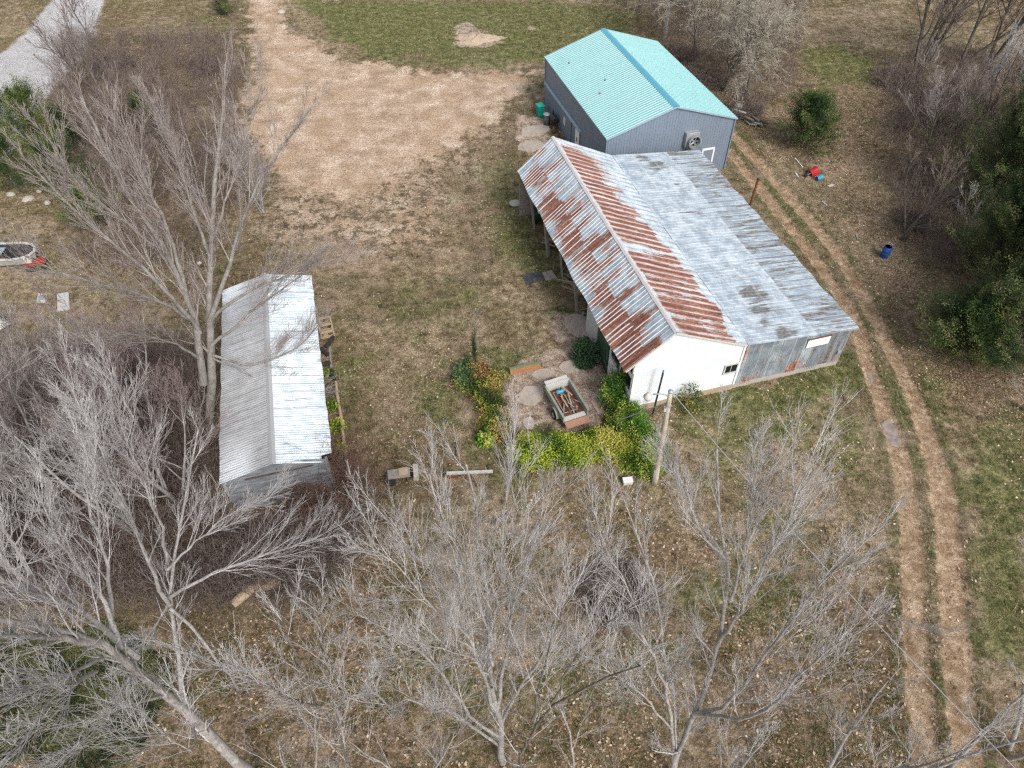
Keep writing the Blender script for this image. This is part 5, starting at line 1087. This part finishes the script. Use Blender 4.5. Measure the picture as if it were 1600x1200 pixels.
guided_tree('massive grey bare tree leaning out of the bottom left corner', 'bare tree', T2, [
    ([(375, 1195, 0), (330, 1155, 0), (262, 1085, 0), (212, 1030, 0), (160, 1005, -.3), (110, 985, -.6), (50, 970, -1), (-40, 962, -1.4)], .30, 'root'),
    ([(165, 1008, -.3), (110, 1000, -.6), (60, 992, -1), (0, 990, -1.4), (-60, 1000, -1.6)], .13, ''),
    ([(215, 1028, 0), (170, 985, .4), (100, 940, .6), (30, 918, .6), (-40, 880, .8)], .12, ''),
    ([(190, 1015, 0), (180, 960, .6), (130, 900, 1.2), (90, 840, 1.8), (60, 770, 2.4)], .10, ''),
    ([(160, 1030, -.3), (110, 1050, -1), (50, 1075, -1.4), (-20, 1100, -1.8)], .07, ''),
    ([(150, 1050, -.5), (90, 1080, -1.4), (50, 1140, -2), (0, 1200, -2.4)], .06, ''),
    ([(260, 1085, 0), (200, 1100, -.8), (130, 1140, -1.4), (60, 1210, -2)], .06, ''),
    ([(300, 1125, 0), (310, 1180, -1.2), (250, 1150, -1.6), (150, 1120, -2)], .05, ''),
    ([(175, 990, .4), (170, 920, 1.4), (165, 850, 2), (130, 780, 2.6), (140, 700, 3.4)], .09, '')], .3, 105, PT, BG, .95)
T3 = base_xy(285, 1090, 10.6)
guided_tree('forked grey bare tree standing right of the massive leaning trunk', 'bare tree', T3, [
    ([(300, 1160, 0), (288, 1090, 0), (275, 1000, .4), (263, 938, .8), (262, 870, 1.4), (285, 810, 2), (300, 740, 2.8), (310, 670, 3.4)], .2, 'root'),
    ([(265, 945, .7), (235, 890, .9), (222, 845, 1.2), (200, 800, 1.6), (150, 690, 2.4), (105, 590, 3.4)], .11, ''),
    ([(263, 935, .8), (320, 898, .8), (395, 872, 1), (480, 846, 1.2), (530, 820, 1.4)], .10, ''),
    ([(263, 940, .7), (240, 985, -.2), (214, 1012, -.6), (212, 1060, -1.4)], .06, ''),
    ([(262, 890, 1.2), (300, 850, 1), (360, 800, 1.4), (420, 780, 1.8)], .07, ''),
    ([(265, 950, .6), (310, 990, -.4), (345, 1040, -1), (400, 1120, -1.6), (440, 1180, -2)], .09, ''),
    ([(262, 870, 1.4), (235, 780, 1.8), (200, 680, 2.6), (170, 590, 3.6)], .08, '')], .22, 106, PT, BG, 1.0)
# --- big spreading tree beside the long shed
T1 = gp(326, 668)
guided_tree('tallest spreading grey tree with thick trunk at the left wall of the long shed', 'bare tree', T1, [
    ([(330, 610, 0), (330, 540, .4), (328, 485, .8), (326, 400, 1.6), (331, 300, 2.8), (342, 240, 3.6), (348, 160, 4.8), (352, 100, 5.4)], .36, 'root'),
    ([(318, 600, 0), (312, 530, .3), (290, 455, .8), (266, 400, 1.4), (235, 360, 1.8), (195, 300, 2.4), (165, 230, 3), (125, 150, 3.8)], .28, ''),
    ([(328, 500, .6), (352, 430, 1), (382, 340, 1.6), (400, 280, 2), (440, 235, 2.4), (485, 170, 3)], .18, ''),
    ([(330, 500, .6), (375, 460, .3), (425, 435, .4), (480, 425, .5), (540, 402, .8)], .13, ''),
    ([(332, 555, .2), (390, 572, -.4), (425, 566, -.2), (470, 540, .2), (500, 505, .6)], .10, ''),
    ([(330, 540, .3), (380, 500, -.2), (410, 470, .1), (450, 450, .3), (500, 400, .8)], .12, ''),
    ([(312, 520, .4), (250, 440, 0), (180, 385, .3), (110, 320, .8), (40, 250, 1.4)], .17, ''),
    ([(300, 500, .4), (220, 455, -.6), (120, 438, -1), (30, 395, -1)], .13, ''),
    ([(290, 455, .8), (270, 370, 1.8), (235, 310, 2.4), (215, 250, 3.2), (190, 180, 4)], .15, ''),
    ([(328, 400, 1.6), (300, 330, 2.4), (285, 270, 3), (250, 190, 4)], .12, ''),
    ([(332, 560, 0), (400, 590, -.8), (440, 610, -.8), (500, 630, -.6)], .07, ''),
    ([(310, 560, 0), (260, 530, -.8), (190, 520, -1.4), (120, 530, -1.8)], .10, ''),
    ([(330, 380, 1.8), (360, 300, 2.8), (385, 210, 3.8), (410, 130, 4.6)], .09, ''),
    ([(265, 400, 1.4), (200, 350, .8), (130, 300, 1), (60, 200, 2)], .11, '')], .4, 107, MT, M['bark_mid'], 1.1)
# --- trees of the left thicket
for i, (px, py, h, sp, lb, sd) in enumerate([
    (205, 830, 12, 4.2, 'pale many-branched bare tree in the thicket left of the grey shed gable', 201),
    (95, 800, 12, 4.0, 'bare tree nearest the lower flatbed at the left edge', 202),
    (280, 790, 10, 3.6, 'bare tree in the thicket close to the near left corner of the long shed', 203),
    (130, 690, 10, 3.8, 'bare tree in the thicket between the two left edge trailers and the shed', 204),
    (240, 690, 10, 3.4, 'bare tree in the thicket midway along the long shed left wall', 205),
    (50, 920, 11, 3.6, 'bare tree at the left edge above the massive leaning trunk', 206)]):
    free_tree('bare_tree', lb, 'bare tree', gp(px, py), h, sp, sd, PT if i in (0, 5) else RT if i in (2, 4) else MT, BG, stems=3 + i % 2, r0=.14, n1=13, dens=1.15, fork=.2, lean=(.03 * (i % 3 - 1), .05), group='bare trees of the left thicket')
for i, (px, py, h, sp, lb, sd) in enumerate([
    (238, 330, 9, 3.0, 'bare tree of the upper left thicket, right above the ivy bank', 211),
    (180, 260, 9, 3.2, 'bare tree of the upper left thicket beside the pale road bend', 212),
    (275, 250, 8, 2.8, 'bare tree of the upper left thicket near the dark evergreen bush', 213),
    (320, 330, 8, 2.6, 'bare tree of the upper left thicket nearest the gravel drive', 214),
    (410, 330, 7, 2.4, 'budded bare tree standing at the lower edge of the gravel', 215)]):
    free_tree('bare_tree', lb, 'bare tree', gp(px, py), h, sp, sd, BT if i != 4 else MT, BG, stems=4, r0=.10, n1=12, dens=.95, fork=.15, group='bare trees of the upper left thicket')
free_tree('bare_tree', 'dark bare tree whose branches cross in front of the pale road', 'bare tree', gp(165, 160), 10, 4.2, 221, BT, BD, stems=2, r0=.2, n1=9, dens=.9, lean=(-.25, 0), fork=.25)
free_tree('bare_tree', 'small dark bare tree at the right side of the pale road near the top', 'bare tree', gp(150, 75), 7, 2.6, 222, BT, BD, stems=1, r0=.12, n1=9, dens=.9)
# --- bottom right trees
for i, (px, py, y, h, sp, lb, sd) in enumerate([
    (1440, 1180, 6.5, 13, 3.2, 'pale bare treetop growing between the two ruts at the lower right', 231),
    (1530, 1190, 7, 12, 3.4, 'pale bare tree arching over the ruts in the bottom right corner', 232),
    (1330, 1190, 6.2, 11.5, 3.0, 'bare tree left of the ruts at the bottom edge', 233),
    (1230, 1190, 5.6, 10.5, 2.8, 'low dense bare tree at the bottom edge right of the dark curved limb', 234),
    (1600, 1160, 8, 11, 3.2, 'bare tree cut by the right frame edge near the bottom corner', 235)]):
    free_tree('bare_tree', lb, 'bare tree', base_xy(px, py, y), h, sp, sd, PT, BG, stems=2, r0=.12, n1=9, dens=.9, fork=.3, lean=(.06, .08), group='bare trees along the bottom right edge')
for i, (px, py, y, h, sp, lb, sd) in enumerate([
    (640, 1190, 6.5, 9, 2.8, 'low bare tree at the bottom between slim dark stem and large centre tree', 241),
    (450, 1160, 7.5, 9, 2.8, 'low bare tree at the bottom edge left of the slim dark stem', 242),
    (930, 1190, 6.5, 8.5, 2.6, 'low bare tree at the bottom edge between the two large pale trees', 243)]):
    free_tree('bare_tree', lb, 'bare tree', base_xy(px, py, y), h, sp, sd, MT, BG, stems=2, r0=.08, n1=8, dens=.85, fork=.25, group='low bare trees along the bottom edge')
# --- trees behind the steel shed
for i, (px, py, h, sp, lb, sd, ln) in enumerate([
    (1038, 62, 12, 4.4, 'thick straight-trunked pale bare tree just behind the far roof corner', 251, (0, 0)),
    (1130, 142, 10.5, 4.6, 'drooping pale bare tree with two stems just left of the dark leaning trunk', 252, (.05, 0)),
    (1165, 150, 12, 5.0, 'drooping pale bare tree with dark leaning trunk behind the firewood pile', 253, (.2, .1)),
    (1085, 95, 10.5, 4.4, 'drooping bare tree between the straight trunk and the shed wall bend', 254, (0, .1)),
    (1145, 60, 12, 4.6, 'bare tree at the top edge farthest behind the drooping row', 255, (0, 0)),
    (1000, 20, 9, 4.0, 'low bare tree at the top edge left of the straight pale trunk', 256, (-.1, 0)),
    (1210, 90, 9, 3.8, 'thin bare tree right of the drooping row in the brown field edge', 257, (.1, .1))]):
    free_tree('bare_tree', lb, 'bare tree', gp(px, py), h, sp, sd, TT, BD if i else BG, stems=1 + (i in (1, 4)), r0=.2 if i else .3, n1=24, dens=1.15, fork=.25, lean=ln, droop=.13, ang=.7, group='drooping bare trees behind the steel shed')
# --- top right dark trees
for i, (px, py, h, sp, st, lb, sd) in enumerate([
    (1432, 118, 15, 4.2, 5, 'dark multi-stemmed bare tree left of the top right group', 261),
    (1497, 112, 15, 4.0, 2, 'dark two-stemmed bare tree in the middle of the top right group', 262),
    (1545, 105, 15, 4.2, 3, 'dark bare tree rising right of the two-stemmed one', 263),
    (1590, 130, 14, 4, 3, 'dark bare tree at the right frame edge near the top', 264)]):
    free_tree('bare_tree', lb, 'bare tree', gp(px, py), h, sp, sd, BT, BD, stems=st, r0=.2, n1=13, dens=1.0, fork=.25, lean=(.12, .1), group='dark bare trees at the top right')
for i, (px, py, h, sp, lb, sd, mt) in enumerate([
    (1412, 375, 8, 2.6, 'small forked bare tree standing just above the blue barrel', 271, BT),
    (1450, 235, 8, 3.0, 'small grey bare tree above the forked one over reddish leaves', 272, MT),
    (1545, 190, 9, 3.4, 'silvery bare tree against the dark cedars at the right', 273, PT),
    (1500, 215, 7, 3.0, 'brown bare sapling left of the silvery tree', 274, BT),
    (1590, 210, 9, 3.4, 'silvery bare tree at the right edge above the upper cedar', 275, PT)]):
    free_tree('bare_tree', lb, 'bare tree', gp(px, py), h, sp, sd, mt, BD, stems=3, r0=.10, n1=11, dens=.95, fork=.25)
for i, (px, py, h, sp, lb, sd) in enumerate([(1585, 560, 4.5, 1.8, 'silvery dead branches sticking out at the right edge below the cedars', 281), (1520, 380, 5, 1.6, 'silvery dead snag between the upper and lower cedars', 282), (1600, 640, 4, 1.6, 'pale bare shrub at the right edge beside the mown verge', 283)]):
    free_tree('bare_shrub', lb, 'bare shrub', gp(px, py), h, sp, sd, PT, BG, stems=3, r0=.06, n1=7, dens=.8, fork=.2, lean=(-.2, 0))
# sapling wrapped in ivy in the yard
sp_ = free_tree('bare_sapling', 'slim bare sapling with dark clad stem rising from the yellow-green shrub', 'bare sapling', gp(743, 578), 5.2, .75, 291, MT, BD, stems=1, r0=.09, n1=22, dens=.6, fork=.35, ang=.35, lv=2)
r_ = np.random.default_rng(5); zz = r_.uniform(.8, 3.2, 900); leaves('ivy_sleeve', np.stack([r_.normal(0, .07, 900), r_.normal(0, .07, 900), zz], 1), .09, M['ivy_dark'], sp_, 17, .03)
# --- evergreens
cedar('round dark green cedar bush left of the top right litter', gp(1258, 232), 4.4, 3.1, 301, 90, 'cedar_bush', 6, .2, True)
for i, (px, py, h, rd, lb) in enumerate([
    (1580, 360, 13, 4.4, 'upper dark green cedar at the right frame edge'),
    (1530, 430, 8, 3.6, 'lower-growing cedar in front of the upper one'),
    (1560, 560, 7.5, 4.2, 'widest dark green cedar at the right, with the track side foot'),
    (1490, 548, 4.2, 3.0, 'lowest cedar reaching out towards the track'),
    (1525, 330, 11, 4.2, 'cedar left of the upper one, over the silvery snag'),
    (1610, 470, 10, 4.4, 'tall cedar between the upper one and the widest one'),
    (1640, 540, 9, 4.4, 'cedar cut by the right frame edge in the middle of the group'),
    (1625, 290, 13, 4.4, 'topmost cedar cut by the right frame edge')]):
    cedar(lb, gp(px, py), h * 1.08, rd * 1.2, 310 + i, 160, leafn=8, size=.18, group='dark cedars at the right')
cedar('small dark cedar at the top edge left of the gravel drive', gp(352, 24), 3.4, 1.3, 321, 34, 'cedar_bush', 4, .16, True)
cedar('dark evergreen bush half hidden in the upper left thicket', gp(238, 215), 4.2, 1.6, 322, 40, 'cedar_bush', 4, .16, True)
for i, (px, py, h, rd, lb) in enumerate([
    (-5, 235, 5, 4.0, 'ivy-clad evergreen at the left edge just below the road'), (60, 225, 4.5, 3.6, 'ivy-clad evergreen under the road bend'), (115, 300, 4, 3.2, 'ivy-clad evergreen lowest right of the bank'),
    (30, 300, 4, 3.6, 'ivy-clad evergreen above the white-rimmed boat'), (115, 235, 3.5, 2.6, 'ivy-clad evergreen nearest the road corner'), (150, 350, 3, 2.4, 'small ivy-clad evergreen below the bank')]):
    cedar(lb, gp(px, py), h, rd, 330 + i, 60, 'evergreen_bush', 5, .2, True, M['ivy'] if i % 2 else M['cedar'], group='evergreens of the left bank')
# --- the ivy hedge, built of lobes along its line
def bush(name, label, cat, spots, n, size, mat, seed, group=None, stemmat=None, jit=.1):
    """spots: (x,y,r,h)"""
    r = np.random.default_rng(seed); c0 = np.array([spots[0][0], spots[0][1], 0.]); root = thing(name, label, cat, tuple(c0), 0, group); C = []; wood = Wood(); w_ = np.array([s[2] ** 2 * s[3] for s in spots]); w_ /= w_.sum()
    for (x, y, rr, hh), ww in zip(spots, w_):
        k = int(n * ww) + 5; d = nrm(r.normal(0, 1, (k, 3))); d[:, 2] = np.abs(d[:, 2]) * 1.0; q = r.random(k) ** .35
        bump_ = .75 + .45 * vnoise(d[:, 0] * 2 + x, d[:, 1] * 2 + y + d[:, 2], seed, 1.5)
        C.append(np.stack([x + d[:, 0] * rr * q * bump_, y + d[:, 1] * rr * q * bump_, .05 + d[:, 2] * hh * q * bump_], 1))
        m_ = 14; P = np.tile([x, y, 0.], (m_, 1)) + r.normal(0, rr * .3, (m_, 3)) * [1, 1, 0]; wp_ = walk(r, P, r.normal(0, .5, (m_, 3)) + [0, 0, 1], np.full(m_, hh * .95), 5, .25, 0); wood.add(wp_ - c0, taper(np.full(m_, .025), 5), 3)
    wood.build('stems', stemmat or M['twig_brown'], root); leaves('foliage', np.vstack(C) - c0, size, mat, root, seed, jit, .7, 1, upb=.5); return root
def along(pts, rr, hh, step=.7, seed=1):
    r = random.Random(seed); out = []
    P = [GG(*p) for p in pts]
    for a, b in zip(P[:-1], P[1:]):
        n = max(1, int((b - a).length / step))
        for i in range(n): q = a.lerp(b, i / n); out.append((q.x + r.uniform(-.2, .2), q.y + r.uniform(-.2, .2), rr * r.uniform(.75, 1.25), hh * r.uniform(.7, 1.25)))
    return out
bush('ivy_hedge', 'tall green ivy hedge running along the front of the white gable corner', 'hedge', along([(968, 640), (975, 670), (1000, 690), (1015, 715), (1003, 745)], 1.05, 1.7, .5, 2) + along([(958, 628), (985, 605)], 1.0, 2.5, .5, 3), 46000, .10, M['hedge_dk'], 401)
bush('ivy_hedge', 'yellow-green ivy hedge running left from the pole below the trailer', 'hedge', along([(818, 712), (870, 712), (920, 705), (960, 700), (995, 725)], .95, 1.35, .45, 4), 42000, .10, M['hedge'], 402)
bush('yellow_shrub', 'loose yellow-green shrub row left of the worn pad', 'shrub', along([(736, 600), (738, 590), (760, 600), (768, 640), (778, 670), (785, 695)], .95, .8, .6, 5), 12000, .11, M['olive'], 403)
bush('yucca_clump', 'bluish green spiky clump at the foot of the bare sapling', 'shrub', [(*GG(727, 588)[:2], .7, .9), (*GG(722, 600)[:2], .5, .6)], 1800, .2, M['yucca'], 404)
bush('yucca_clump', 'bright green spiky clump at the lower end of the loose shrub row', 'shrub', [(*GG(760, 690)[:2], .45, .6)], 700, .2, M['hedge_dk'], 405)
bush('russet_shrub', 'orange-brown twiggy shrub right behind the bare sapling', 'shrub', [(*GG(752, 590)[:2], .6, 1.1)], 1300, .12, M['redleaf'], 406)
bush('conifer_shrub', 'dark bluish green shrub against the green doors of the barn', 'shrub', [(*BW(-3.0, 4.7)[:2], .75, 1.6), (*BW(-2.7, 5.6)[:2], .5, 1.1)], 4500, .13, M['yucca'], 407)
bush('brown_shrub', 'thin olive shrub growing against the white gable near the pole', 'shrub', [(*BW(1.6, -.5)[:2], .8, 1.8)], 900, .13, M['olive'], 408, stemmat=M['twig_brown'])
for i, (px, py) in enumerate([(519, 637), (527, 668), (531, 705), (512, 588)]):
    bush('yellow_plant', ['topmost yellow-green plant', 'largest yellow-green plant', 'lowest yellow-green plant', 'faintest yellow plant at the upper end'][i] + ' in the log-edged bed beside the long shed', 'plant', [(*GG(px, py)[:2], .35 + .1 * (i == 1), .45)], 350, .13, M['hedge'], 420 + i, group='yellow plants in the log-edged bed')
# --- brown vines and dark brush piles
def brush(name, label, cat, px, py, rr, hh, n, twig, seed, group=None):
    global TW; TW = twig_r(GG(px, py))
    r = np.random.default_rng(seed); b = gp(px, py); root = thing(name, label, cat, tuple(b), 0, group); wd_ = Wood(); a = r.uniform(0, 6.28, n); q = np.sqrt(r.random(n)) * rr
    P = np.stack([np.cos(a) * q, np.sin(a) * q, r.uniform(0, hh * .4, n)], 1); D = np.stack([np.cos(a), np.sin(a), r.uniform(.2, 2, n)], 1) + r.normal(0, .5, (n, 3))
    L = hh * r.uniform(.6, 1.5, n); p = walk(r, P, D, L, 8, .28, -.12); R = taper(np.full(n, .016), 8, .4); wd_.add(p, R, 3)
    wd_.build('stems', BD, root); w2 = Wood(); ramify(r, w2, p, R, L, [(5, .1, .8, .5, .6, 5, 3, .3, -.02), (3, .2, .8, .5, .6, 3, 3, .2, 0)], np.zeros(3)); w2.build('twigs', twig, root); return root
brush('dead_vine', 'dense rust-brown dead vine heaped at the near right corner of the long shed', 'dead vine', 520, 775, 1.3, 2.0, 420, M['twig_red'], 501)
brush('brush_pile', 'dark purplish brush pile below the long shed gable', 'brush pile', 470, 870, 2.2, 1.4, 420, M['twig_brown'], 502)
brush('brush_pile', 'dark purple-brown brush heap between the two large pale trees', 'brush pile', 965, 930, 1.4, 1.0, 420, M['twig_brown'], 503)
brush('brush_pile', 'brown brush left of the dark pile below the shed gable', 'brush pile', 380, 880, 1.6, 1.2, 250, M['twig_brown'], 504)
brush('brush_pile', 'grey tangled brush under the dark trees at the top right', 'brush pile', 1425, 150, 1.6, 1.0, 200, BT, 505)
for i, (px, py, rr, hh) in enumerate([(1450, 200, 2.2, 1.4), (1500, 170, 2.4, 1.6), (1560, 200, 2, 1.5), (1430, 350, 1.2, .9), (1400, 130, 1.8, 1.2), (1160, 175, 1.4, 1.2), (1060, 90, 1.6, 1.2), (1100, 130, 1.4, 1.2), (210, 200, 2.0, 1.4), (330, 110, 1.6, 1.2), (180, 110, 1.6, 1.4), (350, 240, 1.6, 1.1)]):
    lb = 'low brown bramble under the ' + ['silvery tree and forked sapling', 'two-stemmed dark tree', 'silvery tree at the right', 'small forked tree by the blue barrel', 'multi-stemmed dark tree', 'drooping trees beside the firewood pile', 'straight pale trunk behind the shed', 'middle drooping trees behind the shed', 'upper left thicket trees', 'left verge of the upper driveway', 'dark tree beside the road', 'reddish tree by the gravel edge'][i]
    brush('bramble', lb, 'bramble', px, py, rr, hh, 150, BT, 520 + i, 'brown brambles round the edges of the yard')
TW = .008
# undergrowth of the thickets: nobody could count it
r = np.random.default_rng(77); wd_ = Wood()
for pl, n in (([(-40, 560), (330, 540), (345, 800), (600, 800), (560, 900), (330, 960), (-60, 960)], 2800), ([(90, 60), (370, 60), (380, 300), (330, 420), (120, 420), (90, 300)], 1700), ([(1380, 90), (1640, 80), (1640, 420), (1440, 430), (1380, 250)], 1200), ([(940, -20), (1260, -20), (1240, 150), (1170, 190), (1040, 70)], 900)):
    pw_ = polyw(pl); lo, hi = pw_.min(0), pw_.max(0); q = r.uniform(lo, hi, (n * 4, 2)); q = q[sdf(q, pw_) < 0][:n]
    for ox, oy, a, x0, x1, y0, y1 in bl:
        lx = (q[:, 0] - ox) * math.cos(a) + (q[:, 1] - oy) * math.sin(a); ly = -(q[:, 0] - ox) * math.sin(a) + (q[:, 1] - oy) * math.cos(a); q = q[~((lx > x0 + 1) & (lx < x1 - 1) & (ly > y0 - 1.3) & (ly < y1))]
    P = np.column_stack([q, ground_z(q[:, 0], q[:, 1])]); k = len(P); P = np.repeat(P, 3, 0); k *= 3; D = r.normal(0, .45, (k, 3)) + [0, 0, 1]; L = r.uniform(.8, 2.6, k); p = walk(r, P, D, L, 6, .14, 0); R = taper(np.full(k, .010), 6, .4); wd_.add(p, R, 3)
    ramify(r, wd_, p, R, L, [(5, .25, .6, .4, .6, 4, 3, .15, .02)], np.zeros(3))
tag(wd_.build('undergrowth', M['twig_brown'], None), 'thin brown bare stems filling the ground between the thicket trees', 'undergrowth', kind='stuff')
# ivy ground cover at the bottom left
r = np.random.default_rng(78); pw_ = polyw([(0, 980), (220, 950), (300, 1080), (200, 1200), (-60, 1230), (-80, 1000)]); q = r.uniform(pw_.min(0), pw_.max(0), (60000, 2)); sd_ = sdf(q, pw_) + 3 * (fbm(q[:, 0], q[:, 1], 5, .5, 3) - .4); q = q[sd_ < 0][:22000]
C = np.column_stack([q, ground_z(q[:, 0], q[:, 1]) + .05 + .12 * r.random(len(q))]); tag(leaves('ivy_ground_cover', C, .10, M['ivy_dark'], None, 79, .03, .7, upb=2.0), 'dark green ivy covering the ground under the massive leaning tree', 'ground cover', kind='stuff')
